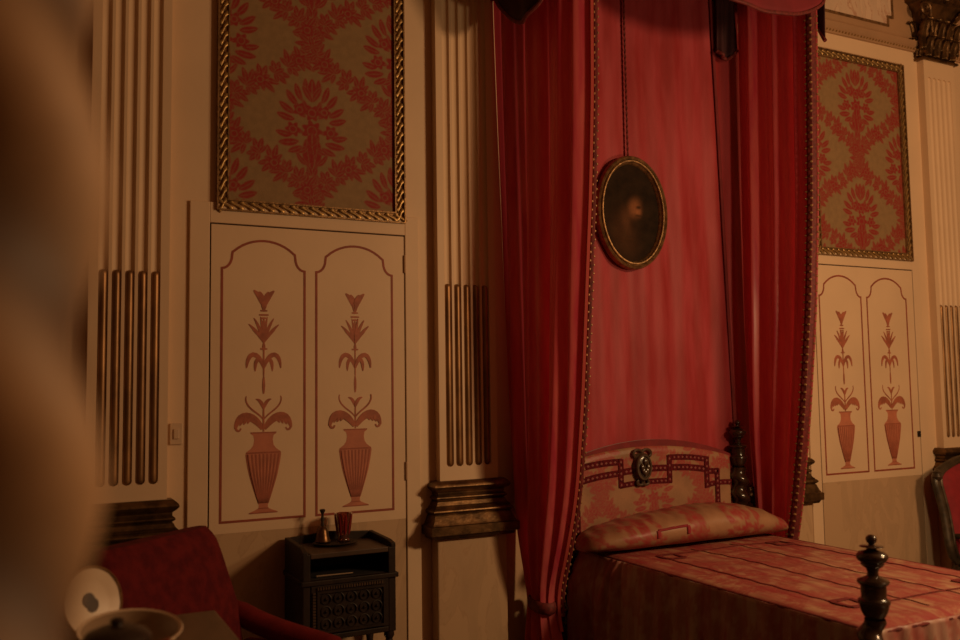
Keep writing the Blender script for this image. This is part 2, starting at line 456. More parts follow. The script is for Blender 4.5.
def leafstrip(mb, pts, w, d0, d1, mi=0, tip=.15):
    LK[0] = (LK[0] + 1) % 60; d1 = d1 + LK[0] * .00004
    """tapering curved leaf along pts"""
    p = resample(pts, 14) if len(pts) > 2 else resample(pts, 8)
    n = len(p); L, R = [], []
    for i in range(n):
        t = p[min(i + 1, n - 1)] - p[max(i - 1, 0)]; t = t / (np.linalg.norm(t) + 1e-9); nn = np.array([-t[1], t[0]])
        u = i / (n - 1); ww = w * (tip + (1 - tip) * math.sin(PI * min(1, u * .9 + .08)) ** .8) / 2
        L.append(tuple(p[i] + nn * ww)); R.append(tuple(p[i] - nn * ww))
    mb.strip(L, R, wall_fn, d0, d1, mi)
def bez(*c, n=12):
    c = [np.array(q, float) for q in c]; out = []
    for i in range(n):
        t = i / (n - 1); q = c
        while len(q) > 1: q = [q[k] * (1 - t) + q[k + 1] * t for k in range(len(q) - 1)]
        out.append(q[0])
    return out
def painted_plant(cx, D):
    """flat painted urn with a candelabrum of leaves; all thin paint on the door"""
    d0, d1 = D, D + .0012
    urn = MB(); det = MB(); pl = MB()
    half = [(.066, .984), (.062, .991), (.042, .998), (.022, 1.008), (.021, 1.022), (.030, 1.045), (.048, 1.10), (.066, 1.16), (.078, 1.22), (.083, 1.255),
            (.080, 1.266), (.058, 1.282), (.047, 1.298), (.043, 1.322), (.047, 1.342), (.058, 1.350), (.060, 1.357)]
    urn.strip([(cx - x, z) for x, z in half], [(cx + x, z) for x, z in half], wall_fn, d0, d1)
    zz = np.linspace(1.03, 1.256, 9); hx = np.array([h[0] for h in half]); hz = np.array([h[1] for h in half])
    for k in range(-4, 5):
        u = k / 4.6
        L = [(cx + np.interp(z, hz, hx) * u - .0038, z) for z in zz]; R = [(cx + np.interp(z, hz, hx) * u + .0038, z) for z in zz]
        det.strip(L, R, wall_fn, d1, d1 + .0006)
    for za, zb, w in ((1.259, 1.266, .08), (1.005, 1.009, .024), (.984, .989, .066), (1.352, 1.358, .060)):
        det.strip([(cx - w, za), (cx - w, zb)], [(cx + w, za), (cx + w, zb)], wall_fn, d1, d1 + .0006)
    # left flank in darker paint
    det.strip([(cx - np.interp(z, hz, hx), z) for z in zz], [(cx - np.interp(z, hz, hx) * .88, z) for z in zz], wall_fn, d1, d1 + .0006)
    z0 = 1.36
    for s in (1, -1):
        X = lambda x, z: (cx + s * x, z)
        # big arching acanthus with curled tip
        leafstrip(pl, bez(X(.004, z0 + .012), X(.05, z0 + .085), X(.115, z0 + .10), X(.13, z0 + .015)), .036, d0, d1, tip=.2)
        leafstrip(pl, bez(X(.122, z0 + .055), X(.142, z0 + .015), X(.112, z0 - .012), X(.104, z0 + .018)), .011, d0, d1, tip=.5)
        for q in (.35, .55, .75):
            leafstrip(pl, [X(.03 + q * .085, z0 + .07 - q * .01), X(.045 + q * .085, z0 + .045 - q * .02)], .014, d0, d1)
        # thin scrolls
        leafstrip(pl, bez(X(.0, z0 + .055), X(.03, z0 + .10), X(.085, z0 + .10), X(.088, z0 + .155), X(.080, z0 + .165)), .008, d0, d1, tip=.6)
        # small bell flower
        leafstrip(pl, bez(X(0, z0 + .105), X(.012, z0 + .15), X(.036, z0 + .15)), .016, d0, d1)
        # drooping leaves
        leafstrip(pl, bez(X(.0, 1.655), X(.022, 1.735), X(.075, 1.745), X(.080, 1.655)), .022, d0, d1)
        leafstrip(pl, bez(X(.004, 1.665), X(.022, 1.715), X(.042, 1.70), X(.040, 1.64)), .017, d0, d1)
        # spray
        for a, l, w in ((.14, .115, .013), (.42, .115, .015), (.78, .10, .016)):
            leafstrip(pl, bez(X(0, 1.775), X(math.sin(a) * l * .5 * .8, 1.775 + math.cos(a) * l * .7), X(math.sin(a) * l, 1.80 + math.cos(a) * l * .85)), w, d0, d1)
        leafstrip(pl, bez(X(0, 1.79), X(.03, 1.82), X(.052, 1.835)), .016, d0, d1)
        # top flower
        leafstrip(pl, bez(X(.004, 1.945), X(.010, 1.99), X(.048, 2.02)), .026, d0, d1)
        leafstrip(pl, bez(X(.0, 1.965), X(.012, 2.0), X(.022, 2.015)), .02, d0, d1)
        pl.lathe([(0, 0)], cap=False) if False else None
    leafstrip(pl, [(cx, z0), (cx, z0 + .115)], .008, d0, d1, tip=.8)
    leafstrip(pl, [(cx, 1.535), (cx, 1.62)], .013, d0, d1)
    leafstrip(pl, [(cx, 1.62), (cx, 1.79)], .007, d0, d1, tip=.8)
    leafstrip(pl, [(cx, 1.735), (cx, 1.775)], .014, d0, d1)
    leafstrip(pl, [(cx, 1.77), (cx, 1.89)], .016, d0, d1)
    for z, w in ((1.925, .016), (1.905, .022), (1.89, .01), (1.745, .016)):
        leafstrip(pl, [(cx - w, z), (cx + w, z)], .009, d0, d1, tip=.6)
    leafstrip(pl, [(cx, 1.93), (cx, 1.985)], .026, d0, d1)
    return urn, det, pl
DX = (1.2, 5.03)
def make_door(dx, n):
    D = .013
    root = thing('door_%d' % n, None, None, kind='structure'); dxp = dx + (.018 if n == 1 else .008)
    w0, w1 = -.476, .476
    b = MB(); b.box(dx + w0, dx + w1, -D, -.001, .905, 2.322)
    obj('door_leaf', b, 'cream', root, smooth=False)
    b = MB(); b.box(dx + w0, dx + w1, -D + .001, -.001, .03, .905)
    obj('marble_dado', b, 'marble', root, smooth=False)
    for a, c in ((PX[0], PX[1]), (PX[2], PX[3])):
        out = [(x_, z_ - .006) for x_, z_ in panel_outline(dxp + a, dxp + c)]; t = .0056
        A_, B_ = offset(out, t), offset(out, -t)
        mb = MB(); mb.strip(A_ + A_[:1], B_ + B_[:1], wall_fn, D - .001, D + .0012)
        obj('painted_border', mb, 'line', root, smooth=False)
        u, d, p = painted_plant(dxp + (a + c) / 2, D - .0005)
        uo = obj('painted_urn', u, 'terra', root, smooth=False)
        obj('urn_fluting', d, 'terra_dk', uo, smooth=False)
        obj('painted_plant', p, 'leaf', root, smooth=False)
    # casing with crevice
    c = MB(); g = .007
    c.box(dx - .572, dx + w0 - g, -D - .002, -.001, 0, 2.425)
    c.box(dx + w1 + g, dx + .558, -D - .002, -.001, 0, 2.425)
    c.box(dx + w0 - g, dx + w1 + g, -D - .002, -.001, 2.322 + g, 2.425)
    obj('door_casing', c, 'cream', root, smooth=False, bevel=.003)
    mb = MB(); mb.box(dx + w0 - g, dx + w1 + g, -.004, -.0005, 0, 2.33)
    obj('door_gap', mb, 'gap', root, smooth=False)
    for z in (2.18, 1.14):
        if n == 1:
            mb = MB(); mb.lathe([(.006, 0), (.006, .09)], (dx + w1 + .003, -D - .004, z - .045), 8)
            obj('hinge', mb, 'frieze', root)
    if n == 2:
        mb = MB(); mb.box(dx + w1 - .028, dx + w1 + .002, -D - .006, -D + .002, 1.165, 1.205)
        obj('keyhole_plate', mb, 'iron', root, smooth=False)
    return root
make_door(DX[0], 1); make_door(DX[1], 2)

# small raised line round casing top, cornice band above damask panels, frieze panels
mb = MB()
prof = [(0, 3.925), (.018, 3.925), (.022, 3.932), (.03, 3.94), (.03, 3.948), (.022, 3.952), (.034, 3.962), (.05, 3.985), (.05, 3.992), (0, 3.995)]
P = np.array([[(x, -o_, z) for x in np.linspace(RX0, RX1, 2)] for o_, z in prof]); mb.grid(P)
cor = obj('trim_5', mb, 'frieze', kind='structure', angle=25)
mb = MB()
for x in np.arange(RX0 + .02, RX1, .030):
    mb.lathe([(0, -.008), (.008, -.005), (.010, 0), (.008, .005), (0, .008)], (x, -.026, 3.940), 6)
obj('gilt_bead_row', mb, 'gilt', cor)
def frieze(cx, n):
    root = thing('trim_%d' % n, None, None, kind='structure')
    x0, x1, z0, z1, q = cx - .41, cx + .41, 4.085, 4.75, .05
    out = [(x0 + q, z0), (x1 - q, z0), (x1 - q, z0 + q * 1.3), (x1, z0 + q * 1.3), (x1, z1 - q), (x1 - q, z1 - q), (x1 - q, z1), (x0 + q, z1), (x0 + q, z1 - q), (x0, z1 - q), (x0, z0 + q * 1.3), (x0 + q, z0 + q * 1.3)]
    mb = MB(); mb.prism(out, wall_fn, .001, .006); obj('marble_panel', mb, 'marble_lt', root, smooth=False)
    A_, B_ = offset(out, .014), offset(out, -.002)
    mb = MB(); mb.strip(A_ + A_[:1], B_ + B_[:1], wall_fn, .001, .014); obj('panel_moulding', mb, 'gilt_dk', root, smooth=False)
mb = MB(); mb.box(RX0, RX1, -.004, -.0005, 3.99, 4.95); obj('trim_12', mb, 'frieze', kind='structure', smooth=False)
frieze(DX[0], 6); frieze(DX[1], 7)
mb = MB()
prof = [(0, 4.95), (.05, 4.95), (.07, 5.02), (.14, 5.1), (.22, 5.16), (.24, 5.25), (.24, 5.38), (0, 5.38)]
P = np.array([[(x, -o_, z) for x in np.linspace(RX0, RX1, 2)] for o_, z in prof]); mb.grid(P)
obj('trim_8', mb, 'cream', kind='structure', angle=25)
# dado of the bay behind the bed and at the outer bays
for i, (a, b_) in enumerate(((RX0, .155), (2.22, 3.99), (6.07, RX1))):
    mb = MB(); mb.box(a, b_, -.012, -.001, .10, .905)
    o = obj('trim_%d' % (9 + i), mb, 'marble', kind='structure', smooth=False)
mb = MB(); mb.box(RX0, .155, -.02, -.001, 0, .10); obj('baseboard_left', mb, 'marble', kind='structure', smooth=False)
mb = MB(); mb.box(6.075, RX1, -.02, -.001, 0, .10); obj('baseboard_right', mb, 'marble', kind='structure', smooth=False)

# ---- light switch
root = thing('light_switch', 'small cream wall switch plate on the bare strip right of the far left pilaster', 'light switch', (.578, 0, 1.36))
mb = MB(); mb.box(.552, .606, -.010, -.001, 1.315, 1.41); obj('plate', mb, 'switch', root, smooth=False, bevel=.003)
mb = MB(); mb.box(.567, .591, -.017, -.009, 1.34, 1.385); obj('rocker', mb, 'switch', root, smooth=False, bevel=.003)

# ---------------------------------------------------------------- damask wall panels
def damask_panel(cx, zoff, label):
    x0, x1, z0, z1 = cx - .455, cx + .484, 2.388, 3.80
    root = thing('damask_panel', label, 'wall panel', ((x0 + x1) / 2, 0, z0), 'framed damask panels on the wall')
    fw_ = .056
    xs = np.arange(x0 + fw_ - .006, x1 - fw_ + .008, .0042); zs = np.arange(z0 + fw_ - .006, z1 - fw_ + .008, .0042)
    X, Z = np.meshgrid(xs, zs, indexing='ij')
    mb = MB(); mb.grid(np.stack([X, np.full_like(X, -.010), Z], -1), pat=dam(X - cx, Z - zoff))
    obj('silk_damask', mb, 'damask', root)
    fr = MB()
    def run(p, q, flip):
        p, q = np.array(p, float), np.array(q, float); L = np.linalg.norm(q - p); e = (q - p) / L; nn = np.array([-e[1], e[0]])
        def fn(a, b, d): c = p + e * a + nn * b; return (c[0], -d, c[1])
        h = fw_
        # base board, lips
        for b0, b1, d in ((0, .007, .030), (.007, h - .007, .014), (h - .007, h, .024)):
            fr.prism([(b0, b0), (L - b0, b0), (L - b1, b1), (b1, b1)], fn, .001, d, 0)
        n = int(round((L - 2 * h) / .050)); st = (L - .02) / (n + 2)
        for k in range(n + 2):
            a = .012 + k * st
            if a + st > L - .004: break
            c = [(a + st * .15 + st * .95 * t - .008 * math.sin(2 * PI * t), .010 + (h - .020) * (t if not flip else 1 - t)) for t in np.linspace(0, 1, 7)]
            w = [.012, .018, .0205, .021, .0205, .018, .012]
            rows = []
            for (ca, cb), wi in zip(c, w):
                rows.append([fn(ca + wi * u, cb, .013 + .013 * max(0, 1 - abs(u) ** 3) ** .5) for u in np.linspace(-1, 1, 9)])
            fr.grid(np.array(rows), 1, flip=False)
    run((x0, z0), (x1, z0), True); run((x1, z0), (x1, z1), True); run((x1, z1), (x0, z1), True); run((x0, z1), (x0, z0), True)
    obj('carved_gilt_frame', fr, ['gilt_dk', 'gilt'], root, angle=35)
    return root
damask_panel(DX[0], 2.86, 'gilt framed red and gold damask panel at left, above the door behind the nightstand')
damask_panel(DX[1], 2.685, 'gilt framed red and gold damask panel right of the bed curtains, under the gilt beading')

# ---------------------------------------------------------------- canopy and hangings
CAN = thing('bed_canopy', 'crimson velvet bed canopy with scalloped valance at the top above the bed', 'canopy', (3.11, 0, 3.55))
mb = MB(); mb.box(2.16, 4.04, -.69, -.02, 4.06, 4.16); mb.box(2.13, 4.07, -.72, -.02, 4.16, 4.21)
obj('tester_frame', mb, 'gilt_dk', CAN, smooth=False, bevel=.01)
def valance(path, zt, zfun, name, m='valance', amp=.012, folds=60):
    """cloth strip hung along a floor-plan path"""
    p = resample(path, 90); n = len(p); rows = 14
    P = np.zeros((n, rows, 3))
    for i in range(n):
        t = p[min(i + 1, n - 1)] - p[max(i - 1, 0)]; t = t / np.linalg.norm(t); nn = np.array([t[1], -t[0]])
        u = i / (n - 1); zb = zfun(u)
        for j in range(rows):
            v = j / (rows - 1)
            off = amp * math.sin(folds * u) * (.3 + .7 * v) + .006 * math.sin(u * 23 + v * 4)
            P[i, j] = (p[i][0] + nn[0] * off, p[i][1] + nn[1] * off, zt + (zb - zt) * v)
    mb = MB(); mb.grid(P); o = obj(name, mb, m, CAN, solid=.006)
    e = MB(); e.tube(P[:, -1], .011, 8); obj('hem_cord', e, 'braid_dk', o)
    return o
# front valance scallops (three), hem about z 3.59 at the scallop bottoms
valance([(2.17, -.665), (4.02, -.665)], 4.07, lambda u: 3.80 - .205 * abs(math.sin(PI * (u * 2))) ** .36, 'front_valance', folds=40, amp=.008)
valance([(2.18, -.665), (2.18, -.03)], 4.07, lambda u: 3.66 - .24 * max(0, math.sin(PI * min(1, max(0, (u - .0) / .85)))) ** .6 * (1.32 - .5 * u), 'side_valance', m='dark_lining', folds=14)  # dark colour paints the shade on the side turned from the light
valance([(4.02, -.665), (4.02, -.03)], 4.07, lambda u: 3.50 + .34 * min(1, u * 3.2), 'side_valance', m='dark_lining', folds=14)  # dark colour paints the shade on the inner face
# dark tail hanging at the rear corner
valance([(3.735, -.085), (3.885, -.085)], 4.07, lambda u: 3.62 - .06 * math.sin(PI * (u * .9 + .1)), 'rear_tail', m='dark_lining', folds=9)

def cloth(name, zs, Bx, By, Fx, Fy, folds, amp_fn, m, parent, ns=110, nz=120, ph=0., seed=0, curl=0.):
    r = np.random.RandomState(seed); z = np.linspace(zs[0], zs[-1], nz)
    bx, by, fx, fy = (np.interp(z, zs, k) for k in (Bx, By, Fx, Fy))
    # soften the kinks
    ker = np.ones(9) / 9
    def sm(a): return np.convolve(np.r_[[a[0]] * 4, a, [a[-1]] * 4], ker, 'valid')
    bx, by, fx, fy = map(sm, (bx, by, fx, fy))
    s = np.linspace(0, 1, ns); P = np.zeros((nz, ns, 3))
    f2, p2 = folds * 2.37, r.rand() * 6
    for i in range(nz):
        d = np.array([fx[i] - bx[i], fy[i] - by[i]]); L = np.linalg.norm(d); e = d / L; nn = np.array([-e[1], e[0]])
        A = amp_fn(z[i]); edge = np.minimum(1, np.minimum(s, 1 - s) * 9)
        wob = .25 * math.sin(z[i] * 1.7 + seed)
        w = (np.sin(2 * PI * folds * s ** 1.08 + ph + wob) * .75 + .3 * np.sin(2 * PI * f2 * s + p2 + wob * 2.2) + .25 * np.sin(2 * PI * folds * .47 * s + 1.3 + z[i] * .4)) * A * edge
        P[i, :, 0] = bx[i] + d[0] * s + nn[0] * w; P[i, :, 1] = by[i] + d[1] * s + nn[1] * w; P[i, :, 2] = z[i]
    if curl:
        k = np.clip((s - .90) / .10, 0, 1) ** 1.1 * curl; P[:, :, 0] += k[None, :]; P[:, :, 1] += (k * .25)[None, :]
    mb = MB(); mb.grid(P); return obj(name, mb, m, parent, angle=180), P
def trim_strip(P, off, w, parent, name='braid_trim', bead=.006):
    """braid running down a cloth edge: a dark ribbon with little gold picots"""
    p = np.asarray(P); n = len(p); mb = MB()
    mb.tube(p + np.array(off), w, 8, 0, up=(0, 1, 0))
    L = np.r_[0, np.cumsum(np.linalg.norm(np.diff(p, axis=0), axis=1))]
    k = 0
    for t in np.arange(.01, L[-1] - .005, .021):
        c = np.array([np.interp(t, L, p[:, i]) for i in range(3)]) + np.array(off)
        sx = w * .85 * (1 if k % 2 else -1)
        for yy in (-1, 1):
            mb.lathe([(0, -.008), (bead, -.003), (bead, .003), (0, .008)], (c[0] + sx, c[1] + yy * w * .6, c[2]), 6, 1)
        k += 1
    return obj(name, mb, ['braid_dk', 'braid_gold'], parent)

# left curtain
LZ = [.05, .2, .42, .47, .65, 1.0, 1.48, 2.0, 2.5, 3.0, 3.66, 4.05]
root = thing('bed_curtain', 'crimson bed curtain left of the bed, drawn in by a tie above the floor', 'curtain', (2.3, -.2, .05), 'bed curtains hanging from the canopy')
co, P = cloth('curtain_panel', LZ, [2.29, 2.30, 2.335, 2.335, 2.32, 2.30, 2.277, 2.262, 2.25, 2.235, 2.22, 2.22], [-.10] * 4 + [-.06] + [-.003] * 7,
              [2.35, 2.34, 2.335, 2.335, 2.325, 2.335, 2.332, 2.33, 2.36, 2.385, 2.40, 2.40],
              [-.36, -.33, -.24, -.24, -.34, -.45, -.53, -.59, -.60, -.60, -.60, -.60], 3.3,
              lambda z: np.interp(z, [0, .3, .45, .8, 1.5, 2.5, 4], [.05, .045, .03, .05, .042, .026, .020]), 'curtain', root, seed=3, ph=2.2, curl=.075)
# leading edge strip, its coral colour paints the curtain fold catching light
E_ = P[:, -1]; mb = MB()
prof = np.array([[-.004, .004], [-.030, -.006], [-.030, -.016], [.0, -.022], [.014, -.012], [.010, .0]])
mb.grid(np.array([[(e[0] + a * .45, e[1] + b_, e[2]) for a, b_ in prof] for e in E_[8:]]), closev=True)
obj('turned_hem', mb, 'lining', root)
trim_strip(E_[10:], (.020, -.006, 0), .013, root, bead=.005)
tb = MB(); cx, cy = 2.352, -.18
tb.grid(np.array([[(cx + (.055 + .012 * math.cos(b_)) * math.cos(a), cy + (.085 + .012 * math.cos(b_)) * math.sin(a), .445 + .03 * math.sin(b_) + .012 * math.sin(a)) for b_ in np.linspace(0, 2 * PI, 8, endpoint=False)] for a in np.linspace(0, 2 * PI, 28, endpoint=False)]), closeu=True, closev=True)
obj('tieback', tb, 'braid_dk', root)
# right curtain
root = thing('bed_curtain', 'crimson bed curtain at the right of the bed with gold braid down its front edge', 'curtain', (3.9, -.2, .05), 'bed curtains hanging from the canopy')
RZs = [.05, .45, .8, 1.33, 2.0, 2.6, 3.7, 4.05]
co, P = cloth('curtain_panel', RZs, [3.93, 3.94, 3.92, 3.89, 3.885, 3.895, 3.92, 3.92], [-.075] * 8,
              [3.97, 3.965, 3.95, 3.895, 3.90, 3.948, 4.0, 4.0], [-.30, -.28, -.38, -.52, -.60, -.60, -.60, -.60], 3.1,
              lambda z: np.interp(z, [0, .45, .9, 1.5, 2.5, 4], [.05, .045, .060, .066, .062, .055]), 'curtain', root, seed=8, ph=.6)
E_ = P[:, -1]; mb = MB()
mb.grid(np.array([[(e[0] + a * .4 + .008, e[1] + b_ - .004, e[2]) for a, b_ in prof] for e in E_[8:]]), closev=True)
obj('turned_hem', mb, 'drape', root)  # coral strip paints the light along the front edge
trim_strip(E_[10:], (-.030, -.012, 0), .029, root, bead=.009)

# rear drape
root = thing('bed_back_drape', 'smooth coral silk drape on the wall behind the headboard and portrait', 'drape', (3.08, 0, .9))
xs = np.linspace(2.33, 3.955, 220); zs = np.linspace(.92, 4.05, 110)
X, Z = np.meshgrid(xs, zs, indexing='ij')
Y = -.034 + .006 * np.sin(X * 9 + .5 * np.sin(Z * 1.3)) + .005 * np.sin(X * 21 + 1.2 + .7 * np.sin(Z * 1.1 + X)) + .004 * np.sin(X * 43 + Z * .6) \
    + .005 * np.sin((X * 14 + Z * 5)) * np.exp(-((X - 3.45) / .25) ** 2) - .012 * np.exp(-((X - 3.84) / .035) ** 2)
blocker_wing = np.clip((2.40 - X) / .07, 0, 1); X = np.where(blocker_wing > 0, 2.40 - .020 * np.sin(blocker_wing * PI / 2), X); Y = Y - .20 * blocker_wing ** 1.5   # left edge: added unseen return, blocks light passing through the curtain's back part
mb = MB(); mb.grid(np.stack([X, Y, Z], -1)); obj('silk_panel', mb, 'drape', root, solid=.004, angle=80)
zz = np.linspace(.95, 4.03, 60); mb = MB(); mb.tube(np.array([(3.735 + (3.68 - z) * .0285, -.050, z) for z in zz]), .011, 8, flat=.4, up=(0, 1, 0)); obj('seam_braid', mb, 'curtain_dk', root)

# ---------------------------------------------------------------- oval portrait
root = thing('oval_portrait', 'small dark portrait in an oval gilt frame hung on a cord against the coral drape', 'painting', (3.066, -.05, 2.54))
cx, cz, ax, az = 3.066, 2.541, .247, .331
fr = MB(); prof = [(1.0, .0), (1.0, .022), (.985, .034), (.955, .040), (.92, .034), (.90, .024), (.875, .028), (.85, .030), (.82, .022), (.80, .012), (.79, .0)]
fr.grid(np.array([[(cx + (ax - (1 - q) * .247) * math.cos(t), -.054 - d, cz + (az - (1 - q) * .247) * math.sin(t)) for q, d in prof] for t in np.linspace(0, 2 * PI, 72, endpoint=False)]), closeu=True)
bd = MB()
obj('oval_frame', fr, 'gilt_dk', root, angle=30)
bd.grid(np.array([[(cx + (ax - .033 + .006 * math.cos(b_)) * math.cos(t), -.088 - .006 * math.sin(b_), cz + (az - .033 + .006 * math.cos(b_)) * math.sin(t)) for b_ in np.linspace(0, 2 * PI, 6, endpoint=False)] for t in np.linspace(0, 2 * PI, 72, endpoint=False)]), closeu=True, closev=True)
bd.grid(np.array([[(cx + (ax - .012 + .005 * math.cos(b_)) * math.cos(t), -.084 - .006 * math.sin(b_), cz + (az - .012 + .005 * math.cos(b_)) * math.sin(t)) for b_ in np.linspace(0, 2 * PI, 6, endpoint=False)] for t in np.linspace(0, 2 * PI, 72, endpoint=False)]), closeu=True, closev=True)
obj('gilt_beading', bd, 'gilt_dk', root)
# painting: brown ground, head in profile turned right, robe
def paint(x, z):
    def blob(px, pz, rx, rz, ang=0.):
        c, s_ = math.cos(ang), math.sin(ang); dx, dz = x - px, z - pz
        return np.exp(-(((dx * c + dz * s_) / rx) ** 2 + ((-dx * s_ + dz * c) / rz) ** 2) ** 1.4)
    face = np.clip(blob(.026, .03, .044, .056, -.25) * .8 + .5 * blob(.056, .006, .020, .028) - .7 * blob(.052, .034, .016, .011) - .45 * blob(.05, -.012, .02, .007), 0, 1)
    robe = blob(-.05, -.13, .09, .14, .35) * .45 + blob(-.04, -.03, .03, .07, .2) * .5
    return face, robe
n = 60; T = np.linspace(0, 2 * PI, 90, endpoint=False); R = np.linspace(0, 1, 46)
X = np.array([[cx + (ax - .048) * r * math.cos(t) for t in T] for r in R]); Z = np.array([[cz + (az - .048) * r * math.sin(t) for t in T] for r in R])
f_, r_ = paint(X - cx, Z - cz)
mb = MB(); mb.grid(np.stack([X, np.full_like(X, -.062), Z], -1), closev=True, pat=np.clip(f_ + .35 * r_, 0, 1))
M['canvas'] = mat('dark_oil_canvas', (.030, .016, .008), .85, var=.45, vscale=14, pat=(.34, .13, .055), spec=.15)
obj('canvas', mb, 'canvas', root)
cd = MB()
pts = np.array([(3.066, -.046, z) for z in np.linspace(2.86, 4.03, 120)])
for k in (0, PI):
    cd.tube(pts + np.array([[.003 * math.cos(i * .9 + k), .003 * math.sin(i * .9 + k), 0] for i in range(120)]), .0042, 6)
obj('hanging_cord', cd, 'braid_dk', root)

# ---------------------------------------------------------------- bed
BED = thing('bed', 'dark wood bed with twisted turned posts and an arched damask headboard', 'bed', (3.2, -1.0, 0))
def hb_top(x): return 1.205 - .075 * ((x - 3.14) / .58) ** 2
hx0, hx1 = 2.60, 3.735
xs = np.linspace(hx0, hx1, 190); ts = np.linspace(0, 1, 100)
X, Tt = np.meshgrid(xs, ts, indexing='ij'); Zt = hb_top(X); Z = .62 + (Zt - .62) * Tt
edge = np.minimum(np.minimum(X - hx0, hx1 - X), Zt - Z)
Y = -.088 - .014 * np.clip(edge / .03, 0, 1) ** .5
ROOTHB = MB(); ROOTHB.grid(np.stack([X, Y, Z], -1), pat=dam(X - 3.16, Z - .95, .80))
# back and rim
top = np.stack([xs, np.full_like(xs, -.088), hb_top(xs)], -1); topb = top.copy(); topb[:, 1] = -.062
ROOTHB.grid(np.stack([top, topb], 1), 0, pat=np.zeros(len(xs) * 2))
hb = obj('headboard', ROOTHB, 'beige_damask', BED, angle=60)
rb = MB()
xs2 = np.linspace(2.585, 3.75, 60)
rb.strip([(x, .45) for x in xs2], [(x, hb_top(x) + .036 * math.cos((x - 3.16) / .62 * PI / 2) ** .7 if abs(x - 3.16) < .6 else hb_top(x) + .001) for x in xs2], wall_fn, .058, .078)
obj('headboard_back', rb, 'curtain_dk', BED, smooth=False)  # back board; its dark red top arc paints a shadow band above the headboard
pl = MB(); W_ = .036; BK = [0]
def band(pts, w=W_, mi=0):
    p = np.array(pts, float); L, R_ = [], []
    for i in range(len(p)):
        t = p[min(i + 1, len(p) - 1)] - p[max(i - 1, 0)]; t /= np.linalg.norm(t); nn = np.array([-t[1], t[0]])
        L.append(tuple(p[i] + nn * w / 2)); R_.append(tuple(p[i] - nn * w / 2))
    BK[0] += 1; pl.strip(L, R_, wall_fn, .1005, .104 + BK[0] * .0003, mi)
    q = resample([tuple(k) for k in p], max(2, int(np.linalg.norm(np.diff(p, axis=0), axis=1).sum() / .026)))
    for k in range(len(q) - 1):
        c0 = (q[k] + q[k + 1]) / 2; t = q[k + 1] - q[k]; t = t / np.linalg.norm(t); nn = np.array([-t[1], t[0]]); g = w * .26
        pl.prism([tuple(c0 - t * g), tuple(c0 - nn * g * .8), tuple(c0 + t * g), tuple(c0 + nn * g * .8)], wall_fn, .103, .1046 + BK[0] * .0003, 1)
def arcb(x0, x1, z0, z1, w=W_, sag=.008):
    band([(x0 + (x1 - x0) * t, z0 + (z1 - z0) * t + sag * math.sin(PI * t)) for t in np.linspace(0, 1, 8)], w)
arcb(2.62, 2.945, 1.098, 1.128); arcb(2.62, 2.94, 1.022, 1.066); arcb(2.93, 3.285, 1.068, 1.078); arcb(3.265, 3.565, 1.080, 1.052)
arcb(2.93, 3.29, .996, 1.006, .030); arcb(3.265, 3.56, 1.137, 1.112, .032); arcb(3.53, 3.728, .962, .972, .030)
for x, a, b_ in ((2.938, .985, 1.142), (3.274, .995, 1.150), (3.545, .95, 1.125), (3.622, .66, 1.056), (2.648, .70, 1.02)): band([(x, a), (x, b_)], .034)
band([(3.545, 1.045), (3.63, 1.043)], .032)
obj('velvet_key_ribbon', pl, ['plum', 'ribbon_fleck'], hb, smooth=False); hb.location.x -= .02
# carved cartouche
md = MB(); mx, mz = 3.075, 1.094
md.grid(np.array([[(mx + .062 * r * math.cos(t) * (1 + .06 * math.cos(t * 8)), -.104 - .034 * math.sqrt(max(0, 1 - r ** 3)), mz + .088 * r * math.sin(t) * (1 + .06 * math.cos(t * 8))) for t in np.linspace(0, 2 * PI, 48, endpoint=False)] for r in np.linspace(0, 1, 10)]), closev=True)
md.tube([(mx + .046 * math.cos(t), -.132, mz + .066 * math.sin(t)) for t in np.linspace(0, 2 * PI, 32, endpoint=False)], .009, 6, closed=True, up=(0, 1, 0))
for a, (ex, ez) in enumerate(((0, .03), (-.02, .0), (.02, .0), (0, -.03), (-.012, -.02), (.012, -.02))):
    md.lathe([(0, -.024), (.010, -.012), (.013, 0), (.010, .012), (0, .024)], (mx + ex, -.143, mz + ez), 8)
for sg in (-1, 1):
    md.tube([(mx + sg * (.030 + .03 * math.cos(t)) , -.118, mz + .075 + .022 * math.sin(t)) for t in np.linspace(-1, 3.6, 12)], .008, 6)
    md.tube([(mx + sg * (.018 + .022 * math.cos(t)), -.118, mz - .085 - .014 * math.sin(t)) for t in np.linspace(-1, 3.4, 12)], .008, 6)
obj('carved_cartouche', md, 'carved', hb)

